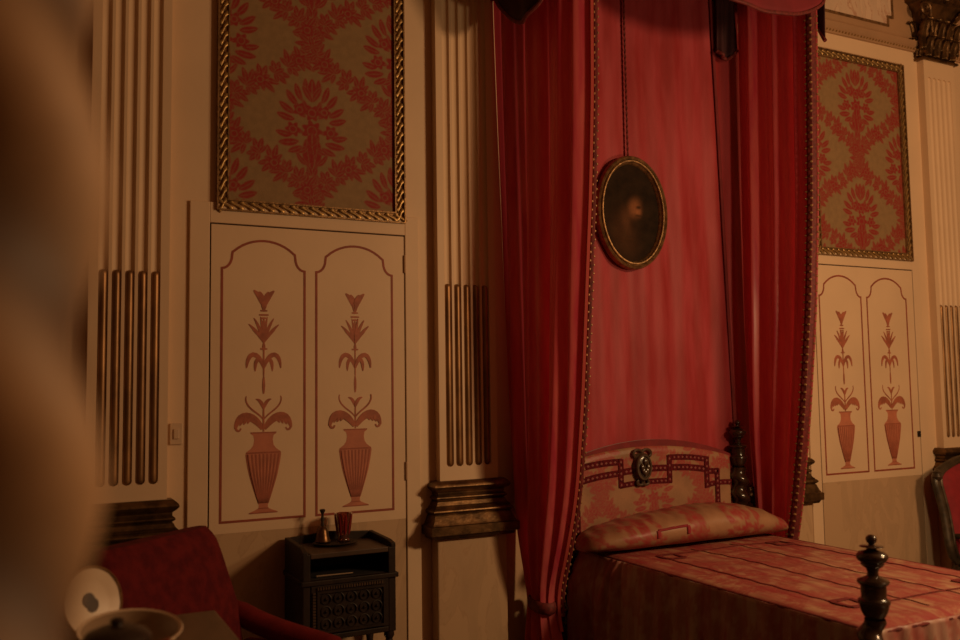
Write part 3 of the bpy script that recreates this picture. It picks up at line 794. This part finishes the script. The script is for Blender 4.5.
def post_mesh(top, low=0.0, amp=.020, rad=.040, pitch=.135):
    """turned finial over a barley-twist shaft; z measured down from top"""
    a, b_ = MB(), MB()
    u = .00073
    prof = [(0, 0), (12, 3), (22, 12), (25, 22), (22, 34), (14, 42), (13, 48), (50, 52), (54, 56), (36, 60), (20, 64), (24, 70), (55, 80), (68, 92), (71, 102), (66, 116), (50, 130),
            (52, 136), (46, 144), (30, 155), (24, 172), (26, 188), (52, 200), (68, 207), (72, 216), (66, 226), (56, 232), (57, 250), (55, 285), (58, 290), (70, 297), (72, 308), (66, 318), (64, 328), (60, 345), (48, 370), (36, 384)]
    a.lathe([(r * u, -z * u) for r, z in prof], (0, 0, top), 28)
    z0 = top - 384 * u; z1 = low + .30; n = int((z0 - z1) / .008); P = []
    for i in range(n + 1):
        z = z0 - (z0 - z1) * i / n; th = (z0 - z) * 2 * PI / pitch; rr = rad
        ca, sa = amp * math.cos(th), amp * math.sin(th); k = min(1, i / 5, (n - i) / 5 + .2)
        P.append([(ca * k + rr * (.85 + .15 * k) * math.cos(t), sa * k + rr * (.85 + .15 * k) * math.sin(t), z) for t in np.linspace(0, 2 * PI, 22, endpoint=False)])
    b_.grid(np.array(P), closev=True, flip=True)
    b_.lathe([(.034, z1 + .01), (.055, z1), (.055, z1 - .03), (.045, z1 - .035), (.05, z1 - .12), (.035, z1 - .2), (.05, .06), (.055, .03), (.04, 0)], (0, 0, 0), 22)
    return a, b_
def post(x, y, top, **k):
    a, b_ = post_mesh(top, **k)
    for q in (a, b_): q.v = [v + np.array([x, y, 0]) for v in q.v]
    s_ = obj('bedpost', b_, 'wood_dk', BED)
    obj('turned_finial', a, 'wood_dk', s_)
post(3.775, -.10, 1.335, amp=.011, rad=.050, pitch=.10); post(2.545, -.10, 1.335, amp=.011, rad=.050, pitch=.10); post(2.548, -2.055, 1.035); post(3.865, -2.055, 1.035)
for xa in (2.64, 3.74):
    mb = MB(); mb.box(xa, xa + .03, -1.93, -.11, .30, .46); obj('side_rail', mb, 'wood_dk', BED, smooth=False)
mb = MB(); mb.box(2.57, 3.85, -2.075, -2.035, .22, .42); obj('foot_rail', mb, 'wood_dk', BED, smooth=False)
mb = MB(); mb.box(2.63, 3.78, -1.93, -.13, .46, .665); obj('mattress', mb, 'beige_damask', BED, smooth=False, bevel=.04)

# bedspread
root = thing('bedspread', 'shot red and gold brocade bedspread covering the mattress down to the floor', 'bedspread', (3.2, -1.05, .1))
bx0, bx1, by0, by1, bz = 2.605, 3.812, -.14, -1.965, .690
ys = np.linspace(by0, by1, 200)
sec = [(bx0 + .026, bz - .012), (bx0 + .040, bz - .003)] + [(x, bz) for x in np.linspace(bx0 + .06, bx1 - .06, 100)] + [(bx1 - .04, bz - .003), (bx1 - .026, bz - .012)]
sec = np.array(sec); S_, Yy = np.meshgrid(np.arange(len(sec)), ys, indexing='ij')
X = sec[S_, 0]; Z = sec[S_, 1]
mid = np.clip((X - bx0) / .2, 0, 1) * np.clip((bx1 - X) / .2, 0, 1)
Z = Z + mid * (.004 * np.sin(Yy * 6 + 1.3 * np.sin(X * 3)) * np.sin(X * 4 + 1) + .0015 * np.sin(Yy * 47 + X * 5 + np.sin(X * 9)) + .012 * np.clip(1 - abs((Yy + 1.0) / 1.0), 0, 1)) - .012 * np.clip((-Yy - 1.88) / .08, 0, 1) ** 2
mb = MB(); mb.grid(np.stack([X, Yy, Z], -1), pat=dam(X - 3.2, Yy * 1.0, .9), flip=True)
obj('top_cover', mb, 'spread', root, angle=80)
def drop(pts, nrm, n_folds, seed):
    p = resample(pts, 200); n = len(p); r = np.random.RandomState(seed); zs_ = np.linspace(.06, bz - .008, 40); P = np.zeros((n, 40, 3))
    u = np.linspace(0, 1, n); w = np.sin(2 * PI * n_folds * u + 2 * np.sin(u * 9)) * .6 + .4 * np.sin(2 * PI * n_folds * 2.3 * u + 1)
    for j, z in enumerate(zs_):
        a = .004 + .022 * (1 - (z - .06) / (bz - .06)) ** .8; fl = .025 * (1 - (z - .06) / (bz - .06))
        P[:, j, 0] = p[:, 0] + nrm[0] * (w * a + fl + .004); P[:, j, 1] = p[:, 1] + nrm[1] * (w * a + fl + .004); P[:, j, 2] = z
    return P
for nm, pts, nrm in (('side_drop', [(bx0 + .02, by0), (bx0 + .02, by1 + .02)], (-1, 0)), ('foot_drop', [(bx0 + .06, by1), (bx1 - .06, by1)], (0, -1)), ('side_drop', [(bx1 - .02, by1 + .02), (bx1 - .02, by0)], (1, 0))):
    P = drop(pts, nrm, 7, 4)
    if nm == 'side_drop' and nrm[0] < 0:      # gathered knot near the pillow end
        u = (by0 - P[:, :, 1]); dz = np.clip((bz - P[:, :, 2]) / .5, 0, 1)
        P[:, :, 0] -= .085 * np.clip(1 - u / .75, 0, 1) ** 1.2 * np.sin(np.clip(dz * 2.2, 0, 1) * PI / 2) * (1 - .2 * dz)
        g = np.exp(-((u - .34) / (.05 + .14 * dz)) ** 2) * np.clip((P[:, :, 2] - .30) / .38, 0, 1) * np.clip(dz * 7, 0, 1)
        P[:, :, 0] -= g * (.026 + .024 * np.sin((u - .34) / (.05 + .14 * dz) * 8))
    mb = MB(); uu = P[:, :, 1] if nrm[1] == 0 else P[:, :, 0]
    mb.grid(P, pat=dam(uu, P[:, :, 2], .9)); obj(nm, mb, 'spread_side', root, solid=.005, angle=80)
mb = MB()
mb.tube([(bx0 + .024, y, bz - .010) for y in np.linspace(by0, by1 + .02, 40)] + [(bx0 + .03, by1 + .008, bz - .016)] + [(x, by1 + .0, bz - .018) for x in np.linspace(bx0 + .05, bx1 - .05, 30)] + [(bx1 - .024, y, bz - .010) for y in np.linspace(by1 + .02, by0, 30)], .008, 8)
obj('piping', mb, 'braid_dk', root)
def zc_top(x, y):
    mid = min(1, max(0, (x - bx0) / .2)) * min(1, max(0, (bx1 - x) / .2))
    return bz + mid * (.004 * math.sin(y * 6 + 1.3 * math.sin(x * 3)) * math.sin(x * 4 + 1) + .0015 * math.sin(y * 47 + x * 5 + math.sin(x * 9)) + .012 * min(1, max(0, 1 - abs((y + 1.0) / 1.0))))
def ribbon(pts, w):
    RK[0] += 1
    p = resample(pts, max(8, int(sum(math.hypot(b[0] - a[0], b[1] - a[1]) for a, b in zip(pts, pts[1:])) / .02))); n = len(p); P = np.zeros((n, 4, 3))
    for i in range(n):
        t = p[min(i + 1, n - 1)] - p[max(i - 1, 0)]; t /= np.linalg.norm(t) + 1e-9; nn = np.array([-t[1], t[0]])
        for j, (k, dz) in enumerate(((-.5, .0002), (-.42, .0022), (.42, .0022), (.5, .0002))):
            q = p[i] + nn * w * k; P[i, j] = (q[0], q[1], zc_top(q[0], q[1]) + dz + RK[0] * .0004)
    rbn.grid(P)
rbn = MB(); RK = [0]
for x in (2.80, 3.62): ribbon([(x, -.56), (x, -1.74)], .012)
for x in (3.08, 3.34): ribbon([(x, -.48), (x, -1.86)], .005)
for y in (-.56, -1.74): ribbon([(2.80, y), (3.62, y)], .010)
for cx_, sx in ((2.80, 1), (3.62, -1)):
    for cy_, sy in ((-.56, -1), (-1.74, 1)):
        q = .10
        ribbon([(cx_, cy_), (cx_ + sx * q, cy_), (cx_ + sx * q, cy_ + sy * q), (cx_, cy_ + sy * q), (cx_, cy_)], .024)
obj('velvet_ribbon', rbn, 'cover_ribbon', root)

# pillow
root = thing('pillow', 'long red and gold damask bolster pillow lying across the bed head', 'pillow', (3.19, -.32, .70))
nl, nt_ = 120, 44; P = np.zeros((nl, nt_, 3)); pt = np.zeros((nl, nt_))
for i, u in enumerate(np.linspace(-1, 1, nl)):
    r = max(0.02, (1 - abs(u) ** (5 if u < 0 else 3.8))) ** .48
    hz = (.082 + .010 * math.sin(u * 3 + 1)) * r * (1 + .06 * u) * (1 - .22 * max(0, u) ** 3); hy = .175 * (r ** .8)
    yc = -.315 - .0 * u
    for j, t in enumerate(np.linspace(0, 2 * PI, nt_, endpoint=False)):
        c, s_ = math.cos(t), math.sin(t)
        cc = math.copysign(abs(c) ** .8, c); ss = math.copysign(abs(s_) ** .9, s_)
        wr = .004 * math.sin(u * 31 + 2.2 * c) + .003 * math.sin(u * 57 + t * 3)
        z = .708 + hz * .98 + (hz + wr * max(0, s_)) * ss
        P[i, j] = (3.192 + .686 * u, yc + hy * cc + .004 * math.sin(u * 13), max(z, .711 + .004 * (1 - r)))
        pt[i, j] = t
mb = MB(); mb.grid(P, closev=True, pat=dam(P[:, :, 0] - 2.8, P[:, :, 2] + pt * .0 - P[:, :, 1] * .8, .75))
mb.f.append(tuple(range(nt_))[::-1]); mb.mi.append(0); mb.f.append(tuple((nl - 1) * nt_ + k for k in range(nt_))); mb.mi.append(0)
po = obj('pillow_body', mb, 'beige_damask', root, angle=80)
rb = MB()
for (xa, xb, h0, h1) in ((2.85, 2.872, .3, 2.1), (3.08, 3.102, .3, 2.1)):
    pass
def on_pillow(x, a, d=.003):
    u = (x - 3.192) / .686; r = max(0.02, (1 - abs(u) ** (5 if u < 0 else 3.8))) ** .48
    hz = (.082 + .010 * math.sin(u * 3 + 1)) * r * (1 + .06 * u) * (1 - .22 * max(0, u) ** 3); hy = .175 * (r ** .8)
    c, s_ = math.cos(a), math.sin(a)
    wr = .004 * math.sin(u * 31 + 2.2 * c) + .003 * math.sin(u * 57 + a * 3)
    cc = math.copysign(abs(c) ** .8, c); ss = math.copysign(abs(s_) ** .9, s_)
    return (x, -.315 + hy * cc + .004 * math.sin(u * 13) + c * d, .708 + hz * .98 + (hz + wr * max(0, s_)) * ss + s_ * d)
def prib(pts, w):
    n = 14
    for (xa, aa), (xb, ab) in zip(pts, pts[1:]):
        rows = []
        for t in np.linspace(0, 1, n):
            x, a = xa + (xb - xa) * t, aa + (ab - aa) * t
            if abs(xb - xa) > 1e-6: rows.append([on_pillow(x, a - w * 3.6), on_pillow(x, a + w * 3.6)])
            else: rows.append([on_pillow(x - w / 2, a), on_pillow(x + w / 2, a)])
        rb.grid(np.array(rows))
A0 = PI + .12; A1 = PI - .30
prib([(2.87, A0), (2.87, A1)], .022); prib([(2.87, A1), (3.06, A1)], .02); prib([(3.06, A1), (3.06, A0)], .022); 
obj('ribbon_key', rb, 'chair_red', po, solid=.002)

# ---------------------------------------------------------------- nightstand
NS = thing('nightstand', 'dark carved wooden nightstand with an open shelf against the painted door', 'nightstand', (1.275, -.19, 0))
x0, x1, yb, yf = 1.062, 1.492, -.035, -.345
mb = MB()
mb.box(x0, x0 + .035, yf, yb, .46, .835); mb.box(x1 - .035, x1, yf, yb, .46, .835); mb.box(x0 + .035, x1 - .035, yb - .02, yb, .46, .835)
mb.box(x0 + .035, x1 - .035, yf, yb - .02, .46, .485)
obj('carcass', mb, 'wood_cab', NS, smooth=False, bevel=.004)
mb = MB(); mb.box(x0 + .035, x1 - .035, yf, yb - .02, .814, .836)
obj('top_tray', mb, 'wood_lt', NS, smooth=False, bevel=.003)
mb = MB()
mb.prism([(yb, .83), (yb, .868), (yf + .06, .862), (yf, .845), (yf, .83)], lambda a, b_, d: (d, a, b_), x0, x0 + .022)
mb.prism([(yb, .83), (yb, .868), (yf + .06, .862), (yf, .852), (yf, .83)], lambda a, b_, d: (d, a, b_), x1 - .022, x1)
mb.prism([(x0 + .022, .83), (x0 + .022, .868), (x0 + .10, .872), ((x0 + x1) / 2, .882), (x1 - .10, .872), (x1 - .022, .868), (x1 - .022, .83)], wall_fn, .036, .052)
obj('gallery_rail', mb, 'wood_cab', NS, smooth=False, bevel=.003)
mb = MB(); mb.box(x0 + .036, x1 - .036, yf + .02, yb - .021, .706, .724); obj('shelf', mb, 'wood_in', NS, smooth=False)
mb = MB(); mb.box(x0 - .008, x1 + .010, yf - .012, yf + .02, .700, .722); mb.box(x0 - .008, x0 + .004, yf, yb, .700, .722); obj('shelf_moulding', mb, 'wood_cab', NS, smooth=False, bevel=.004)
dr = MB(); dr.box(x0 + .036, x1 - .036, yf - .004, yf + .014, .487, .699)
door = obj('cabinet_door', dr, 'wood_cab', NS, smooth=False, bevel=.003)
cv = MB(); px0, px1, pz0, pz1 = 1.135, 1.428, .505, .665
for a, b_, c_, d_ in ((px0 - .012, px1 + .012, pz1, pz1 + .010), (px0 - .012, px1 + .012, pz0 - .010, pz0), (px0 - .012, px0, pz0, pz1), (px1, px1 + .012, pz0, pz1)):
    cv.box(a, b_, yf - .014, yf - .003, c_, d_)
for i in range(5):        # interlaced leafy carving
    for j in range(3):
        qx, qz = px0 + (i + .5) * (px1 - px0) / 5, pz0 + (j + .5) * (pz1 - pz0) / 3
        cv.tube([(qx + .022 * math.cos(t), yf - .006 - .003 * math.cos(2 * t), qz + .022 * math.sin(t)) for t in np.linspace(0, 2 * PI, 14, endpoint=False)], 0.0032, 5, closed=True, up=(0, 1, 0))
        cv.lathe([(0, -.008), (.008, 0), (0, .008)], (qx, yf - .008, qz), 6)
obj('carved_panel', cv, 'wood_cab', door)
dn = MB()
for k in range(26): dn.box(1.125 + k * .0118, 1.125 + k * .0118 + .007, yf - .012, yf - .003, .680, .692)
for k in range(14): dn.box(1.105, 1.118, yf - .010, yf - .003, .50 + k * .0125, .50 + k * .0125 + .008)
obj('dentil_row', dn, 'wood_lt', door, smooth=False)
for lx in (x0 + .025, x1 - .025):
    for ly in (yf + .025, yb - .025):
        mb = MB(); mb.lathe([(.022, .462), (.024, .44), (.015, .425), (.021, .40), (.016, .36), (.019, .22), (.013, .10), (.020, .07), (.022, .04), (.014, 0)], (lx, ly, 0), 14)
        obj('leg', mb, 'wood_cab', NS)
# on the nightstand
mb = MB(); mb.lathe([(0, 0), (.075, 0), (.100, .008), (.104, .012), (.098, .012), (.072, .004), (0, .004)], (1.268, -.155, .8365), 30, sx=1., sy=.85)
tag(obj('tray', mb, 'wood_cab', loc=(1.268, -.155, .8365)), 'low dark oval dish under the handbell and red glass on the nightstand', 'tray')
root = thing('handbell', 'small brass handbell with a slim handle on the nightstand', 'bell', (1.222, -.105, .8445))
mb = MB(); mb.lathe([(.036, 0), (.038, .004), (.034, .012), (.029, .03), (.025, .052), (.018, .066), (.008, .074), (0, .076)], (1.222, -.105, .8445), 24); obj('bell_cup', mb, 'brass', root)
mb = MB(); mb.lathe([(.007, .07), (.009, .08), (.006, .09), (.0095, .105), (.006, .118), (.006, .128), (.012, .140), (.014, .146), (.010, .150), (0, .151)], (1.222, -.105, .8445), 14); obj('handle', mb, 'pot', root)
root = thing('drinking_glass', 'ruby red cut drinking glass beside the handbell on the nightstand', 'glass', (1.318, -.12, .8435))
mb = MB(); mb.lathe([(0, 0), (.026, 0), (.030, .004), (.026, .014), (.028, .03), (.034, .08), (.041, .126), (.042, .130), (.038, .128), (.031, .08), (.024, .03), (0, .022)], (1.318, -.12, .8435), 24); obj('bowl', mb, 'ruby', root)
mb = MB()
for k in range(8):
    a = k * PI / 4
    mb.tube([(1.318 + r * math.cos(a), -.12 + r * math.sin(a), .8435 + z) for r, z in ((.0295, .03), (.0315, .05), (.036, .08), (.0405, .108), (.0425, .124))], [.003, .007, .0085, .006, .003], 6, flat=.5)
obj('cut_overlay', mb, 'ruby_dk', root)
mb = MB(); mb.tube([(1.135, -.30, .730), (1.30, -.31, .731)], [.006, .004], 8)
tag(obj('metal_rod', mb, 'steel', loc=(1.22, -.305, .725)), 'thin pale metal rod lying in the open shelf of the nightstand', 'rod')

# ---------------------------------------------------------------- left armchair
AC = thing('armchair', 'dark red velvet armchair with raked back at lower left before the nightstand', 'armchair', (0, 0, 0))
def slab(rows, thick, n=13):
    """padded slab: rows = (z, half width, y) bottom to top, front bulging"""
    R_ = np.array(rows, float); zz = np.linspace(R_[0, 0], R_[-1, 0], 26); hw = np.interp(zz, R_[:, 0], R_[:, 1]); yy = np.interp(zz, R_[:, 0], R_[:, 2])
    mb = MB(); P = []
    for k, z in enumerate(zz):
        v = k / 25; e = min(1, (1 - v) * 9 + .25) ** .5
        row = []
        for t in np.linspace(0, 2 * PI, 30, endpoint=False):
            c, s_ = math.cos(t), math.sin(t)
            row.append((hw[k] * math.copysign(abs(c) ** .35, c), yy[k] + thick / 2 * e * math.copysign(abs(s_) ** .6, s_), z))
        P.append(row)
    mb.grid(np.array(P), closev=True)
    mb.f.append(tuple(range(30))[::-1]); mb.mi.append(0); mb.f.append(tuple(mb.n - 30 + k for k in range(30))); mb.mi.append(0)
    return mb
obj('backrest', slab([(.40, .33, .22), (.72, .352, .285), (.92, .325, .345), (.99, .305, .362), (1.022, .285, .37)], .13), 'red_vel', AC, angle=70)
mb = MB(); mb.box(-.30, .30, -.30, .18, .36, .47); obj('seat', mb, 'red_vel', AC, bevel=.04)
mb = MB(); mb.box(-.32, .32, -.29, .24, .26, .36); obj('seat_frame', mb, 'wood_cab', AC, smooth=False, bevel=.01)
for sg in (-1, 1):
    mb = MB(); pts = bez((sg * .36, .30, .70), (sg * .365, .16, .62), (sg * .365, -.02, .60), (sg * .365, -.12, .585), (sg * .365, -.20, .565))
    mb.tube(pts, [.030] + [.045] * 10 + [.030], 12)
    mb.box(sg * .365 - .04, sg * .365 + .04, -.21, .24, .27, .575)
    obj('arm', mb, 'red_arm', AC, bevel=.01)
    for y in (-.25, .20):
        mb = MB(); mb.lathe([(.028, .27), (.03, .2), (.02, .1), (.016, 0)], (sg * .28, y, 0), 12); obj('leg', mb, 'wood_cab', AC)
AC.location = (.663, -.984, 0); AC.rotation_euler = (0, 0, math.radians(43.4))

# ---------------------------------------------------------------- table with china
T = thing('pedestal_table', 'grey brown pedestal table in the lower left corner carrying the china', 'table', (.095, -1.76, 0))
mb = MB(); mb.box(-.35, .54, -2.32, -1.20, .822, .85); obj('tabletop', mb, 'table', T, smooth=False, bevel=.006)
mb = MB(); mb.lathe([(.09, .822), (.06, .80), (.04, .74), (.05, .6), (.07, .45), (.045, .3), (.06, .2), (.05, .12), (0, .1)], (.095, -1.76, 0), 20); obj('pedestal', mb, 'wood_cab', T)
for k in range(3):
    a = PI + .5 + k * 2 * PI / 3
    mb = MB(); mb.tube([(.095 + r * math.cos(a), -1.76 + r * math.sin(a), z) for r, z in ((.03, .2), (.12, .17), (.22, .07), (.28, .025))], [.03, .028, .024, .022], 10); obj('foot', mb, 'wood_cab', T)
root = thing('porcelain_bowl', 'wide oval white porcelain bowl on the table in the lower left corner', 'bowl', (.232, -1.76, .85))
c = (.232, -1.76, .85)
mb = MB(); mb.lathe([(0, .0), (.05, 0), (.052, .012), (.045, .016), (.075, .04), (.100, .075), (.112, .098), (.120, .108), (.124, .111), (.122, .1135), (.114, .110)], c, 40, cap=False, sy=1.7); obj('outer_shell', mb, 'china', root)
mb = MB(); mb.lathe([(.1145, .110), (.106, .10), (.094, .074), (.068, .040), (.03, .022), (0, .02)], c, 40, cap=False, sy=1.7); obj('inner_glaze', mb, 'china_in', root)
root = thing('porcelain_plate', 'decorated cream porcelain plate propped upright behind the white bowl', 'plate', (.135, -1.42, .8515))
R0 = .100; tilt = math.radians(12); pc = np.array([.160, -1.36, .8515 + R0 * math.cos(tilt)])
def plate_pt(r, t, d): # disc facing -Y and slightly up, turned a little to the right
    x, z = r * math.cos(t), r * math.sin(t); y = -d
    y2, z2 = y * math.cos(tilt) + z * math.sin(tilt), -y * math.sin(tilt) * 1 + z * math.cos(tilt)
    a = math.radians(38); return (pc[0] + x * math.cos(a) - y2 * math.sin(a), pc[1] + x * math.sin(a) + y2 * math.cos(a), pc[2] + z2)
mb = MB(); TT = np.linspace(0, 2 * PI, 48, endpoint=False)
mb.grid(np.array([[plate_pt(r * R0 * (1 + .02 * math.cos(12 * t) * (r > .9)), t, d) for t in TT] for r, d in ((0, .004), (.55, .004), (.66, .008), (1, .016), (1.0, .012), (.66, .002), (.55, -.004), (0, -.004))]), closev=True, flip=True)
pb = obj('plate_body', mb, 'china', root)
mb = MB(); mb.tube([plate_pt(R0 * .985, t, .0165) for t in TT], .0035, 6, closed=True, up=(0, 1, 0)); obj('gilt_rim', mb, 'gilt_dk', pb)
mb = MB(); mb.grid(np.array([[tuple(np.array(plate_pt(.0, 0, .0)) + np.array(plate_pt(.030 * r * (.62 + .38 * abs(math.cos(t - 2.2))), t, .0055)) - np.array(plate_pt(0, 0, 0))) for t in TT] for r in (0.0, .5, 1)]), closev=True, flip=True)
mb.add([plate_pt(.05 + .012 * k, -.9, .0058 + .003 * k) for k in range(1)] , [])
obj('painted_medallion', mb, 'wood_lt', pb)
root = thing('lidded_pot', 'small black lidded pot standing in front of the white bowl', 'pot', (.170, -2.14, .85))
mb = MB(); mb.lathe([(0, 0), (.035, 0), (.04, .01), (.052, .07), (.058, .13), (.050, .165)], (.170, -2.14, .85), 24, cap=False); obj('body', mb, 'pot', root)
mb = MB(); mb.lathe([(.052, .163), (.054, .169), (.046, .181), (.026, .190), (.010, .192), (.008, .196), (.012, .201), (.008, .206), (0, .208)], (.170, -2.14, .85), 24, cap=False); obj('lid', mb, 'pot', root)
root.scale = (1.3, 1.3, 1.1)
mb = MB(); mb.tube([(.222, -2.145, .995), (.247, -2.147, 1.005), (.260, -2.148, .985), (.247, -2.147, .95), (.221, -2.145, .93)], .006, 8); obj('handle', mb, 'chair_red_wood', root)

# ---------------------------------------------------------------- right armchair
CH = thing('open_armchair', 'carved dark wood chair with crimson upholstery at the right edge beyond the bed', 'chair', (0, 0, 0))
half = [(.290, .40), (.325, .44), (.338, .52), (.330, .62), (.325, .75), (.336, .88), (.345, .97), (.330, 1.02), (.28, 1.055), (.20, 1.085), (.10, 1.115), (0, 1.13)]
def ycr(z): return .24 + (z - .4) * .16
pts = [(-x, ycr(z), z) for x, z in half] + [(x, ycr(z), z) for x, z in half[::-1][1:]]
pp = np.array(pts); d = np.r_[0, np.cumsum(np.linalg.norm(np.diff(pp, axis=0), axis=1))]; tt = np.linspace(0, d[-1], 70); pp = np.stack([np.interp(tt, d, pp[:, k]) for k in range(3)], 1)
mb = MB(); mb.tube(pp, .034, 10, flat=.75, up=(0, 1, 0))
mb.tube([(-.26, ycr(.42), .42), (.26, ycr(.42), .42)], .032, 10, up=(0, 1, 0))
mb2 = MB(); off_ = pp.copy(); off_[:, 1] -= .024; off_[:, 0] *= .955; mb.tube(off_, .012, 8, up=(0, 1, 0))
for x, z in ((-.335, 1.015), (.335, 1.015), (0, 1.14)):
    mb.lathe([(0, -.045), (.025, -.03), (.036, 0), (.026, .025), (.030, .035), (.012, .05), (0, .055)], (x, ycr(z) - .01, z), 12)
obj('back_frame', mb, 'chair_wood', CH)
mb = MB(); rows = []
zz = np.linspace(.44, 1.10, 24); hz = np.array([h[1] for h in half]); hxx = np.array([h[0] for h in half])
for z in zz:
    w = max(.02, np.interp(z, hz, hxx) - .03)
    rows.append([(w * u, ycr(z) - .015 - .035 * math.sqrt(max(0, (1 - u ** 4))) * min(1, (1.115 - z) * 9, (z - .425) * 9), z) for u in np.linspace(-1, 1, 17)])
mb.grid(np.array(rows), flip=True); 
mb.grid(np.array([[(p[0], ycr(p[2]) + .012, p[2]) for p in r_] for r_ in rows]))
obj('back_upholstery', mb, 'chair_red', CH)
mb = MB(); mb.prism([(-.27, .22), (.27, .22), (.33, -.30), (.18, -.34), (-.18, -.34), (-.33, -.30)], lambda a, b_, d: (a, b_, d), .40, .47); obj('seat', mb, 'chair_red', CH, bevel=.03)
mb = MB(); mb.prism([(-.285, .25), (.285, .25), (.345, -.31), (.19, -.355), (-.19, -.355), (-.345, -.31)], lambda a, b_, d: (a, b_, d), .33, .40); obj('seat_frame', mb, 'chair_wood', CH, bevel=.01)
for sg in (-1, 1):
    mb = MB(); mb.tube(bez((sg * .295, .26, .58), (sg * .30, .16, .60), (sg * .36, .02, .60), (sg * .385, -.10, .59), (sg * .37, -.16, .57)), .021, 10)
    mb.tube(bez((sg * .37, -.14, .575), (sg * .36, -.20, .52), (sg * .34, -.12, .46), (sg * .34, -.14, .38)), .02, 10); ao = obj('arm', mb, 'chair_wood', CH)
    mb = MB(); mb.tube(bez((sg * .305, .16, .604), (sg * .35, .03, .618), (sg * .375, -.06, .608)), [.014] + [.026] * 10 + [.014], 10); obj('arm_pad', mb, 'chair_red_wood', ao)
    for y, k in ((-.29, -1), (.235, 1)):
        mb = MB(); mb.tube(bez((sg * .29, y, .36), (sg * .34, y + k * .03, .26), (sg * .28, y + k * .0, .10), (sg * .31, y + k * .04, .02)), [.035] * 3 + [.03] * 3 + [.022] * 4 + [.028, .02], 10)
        obj('leg', mb, 'chair_wood', CH)
CH.location = (5.78, -.50, 0); CH.scale = (1, 1, .895)

# ---------------------------------------------------------------- twisted column close to the camera
root = thing('twisted_column', 'tan twisted wooden column out of focus along the left edge, close to the camera', 'column', (-.0315, -3.70, 0))
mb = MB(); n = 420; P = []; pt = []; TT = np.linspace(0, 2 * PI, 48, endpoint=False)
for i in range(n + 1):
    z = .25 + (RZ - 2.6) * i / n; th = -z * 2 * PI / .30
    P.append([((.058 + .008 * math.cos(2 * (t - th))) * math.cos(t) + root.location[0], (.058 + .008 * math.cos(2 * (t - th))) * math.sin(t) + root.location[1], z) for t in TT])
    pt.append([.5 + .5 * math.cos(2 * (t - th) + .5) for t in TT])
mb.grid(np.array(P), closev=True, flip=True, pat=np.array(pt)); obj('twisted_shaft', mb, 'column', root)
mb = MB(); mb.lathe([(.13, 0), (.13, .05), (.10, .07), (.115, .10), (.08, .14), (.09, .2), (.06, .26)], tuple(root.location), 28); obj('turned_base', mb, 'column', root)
zt = .25 + RZ - 2.6
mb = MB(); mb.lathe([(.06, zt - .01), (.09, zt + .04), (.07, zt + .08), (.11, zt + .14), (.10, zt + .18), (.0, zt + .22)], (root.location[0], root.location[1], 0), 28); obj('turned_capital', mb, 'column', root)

for o in WL:
    if 'wloc' in o: del o['wloc']
for o in COL.objects:
    if 'wloc' in o: del o['wloc']

# ---------------------------------------------------------------- light
def area(name, loc, target, size, energy, col):
    l = bpy.data.lights.new(name, 'AREA'); l.shape = 'DISK'; l.size = size; l.energy = energy; l.color = col
    o = bpy.data.objects.new(name, l); COL.objects.link(o); o.location = loc
    o.rotation_euler = (Vector(target) - Vector(loc)).to_track_quat('-Z', 'Y').to_euler(); return o
def point(name, loc, r, energy, col):
    l = bpy.data.lights.new(name, 'POINT'); l.shadow_soft_size = r; l.energy = energy; l.color = col
    o = bpy.data.objects.new(name, l); COL.objects.link(o); o.location = loc; return o
point('chandelier_light', (4.8, -4.4, 3.05), .30, 262, (1, .57, .27))
point('lamp_light', (3.75, -2.5, 2.0), .12, 50, (1, .69, .35))
w = bpy.data.worlds.new('world'); SC.world = w; w.use_nodes = True
w.node_tree.nodes['Background'].inputs[0].default_value = (1, .6, .35, 1); w.node_tree.nodes['Background'].inputs[1].default_value = .01

# ---------------------------------------------------------------- camera
cam = bpy.data.cameras.new('camera'); co = bpy.data.objects.new('camera', cam); COL.objects.link(co)
cam.sensor_width = 36; cam.sensor_fit = 'HORIZONTAL'; cam.lens = 890 / 960 * 36; cam.clip_start = .05
yaw, pitch, roll = .46590146, .07561049, -.01466135
fw = Vector((math.sin(yaw) * math.cos(pitch), math.cos(yaw) * math.cos(pitch), math.sin(pitch)))
rt = Vector((math.cos(yaw), -math.sin(yaw), 0)); up = rt.cross(fw)
rt2 = rt * math.cos(roll) + up * math.sin(roll); up2 = up * math.cos(roll) - rt * math.sin(roll)
R = Matrix((rt2, up2, -fw)).transposed()
co.matrix_world = Matrix.Translation((0, -4.2, 1.55)) @ R.to_4x4()
cam.dof.use_dof = True; cam.dof.focus_distance = 4.7; cam.dof.aperture_fstop = 1.9
SC.camera = co
SC.view_settings.view_transform = 'Standard'; SC.view_settings.look = 'None'
SC.view_settings.gamma = 1; SC.view_settings.exposure = 0
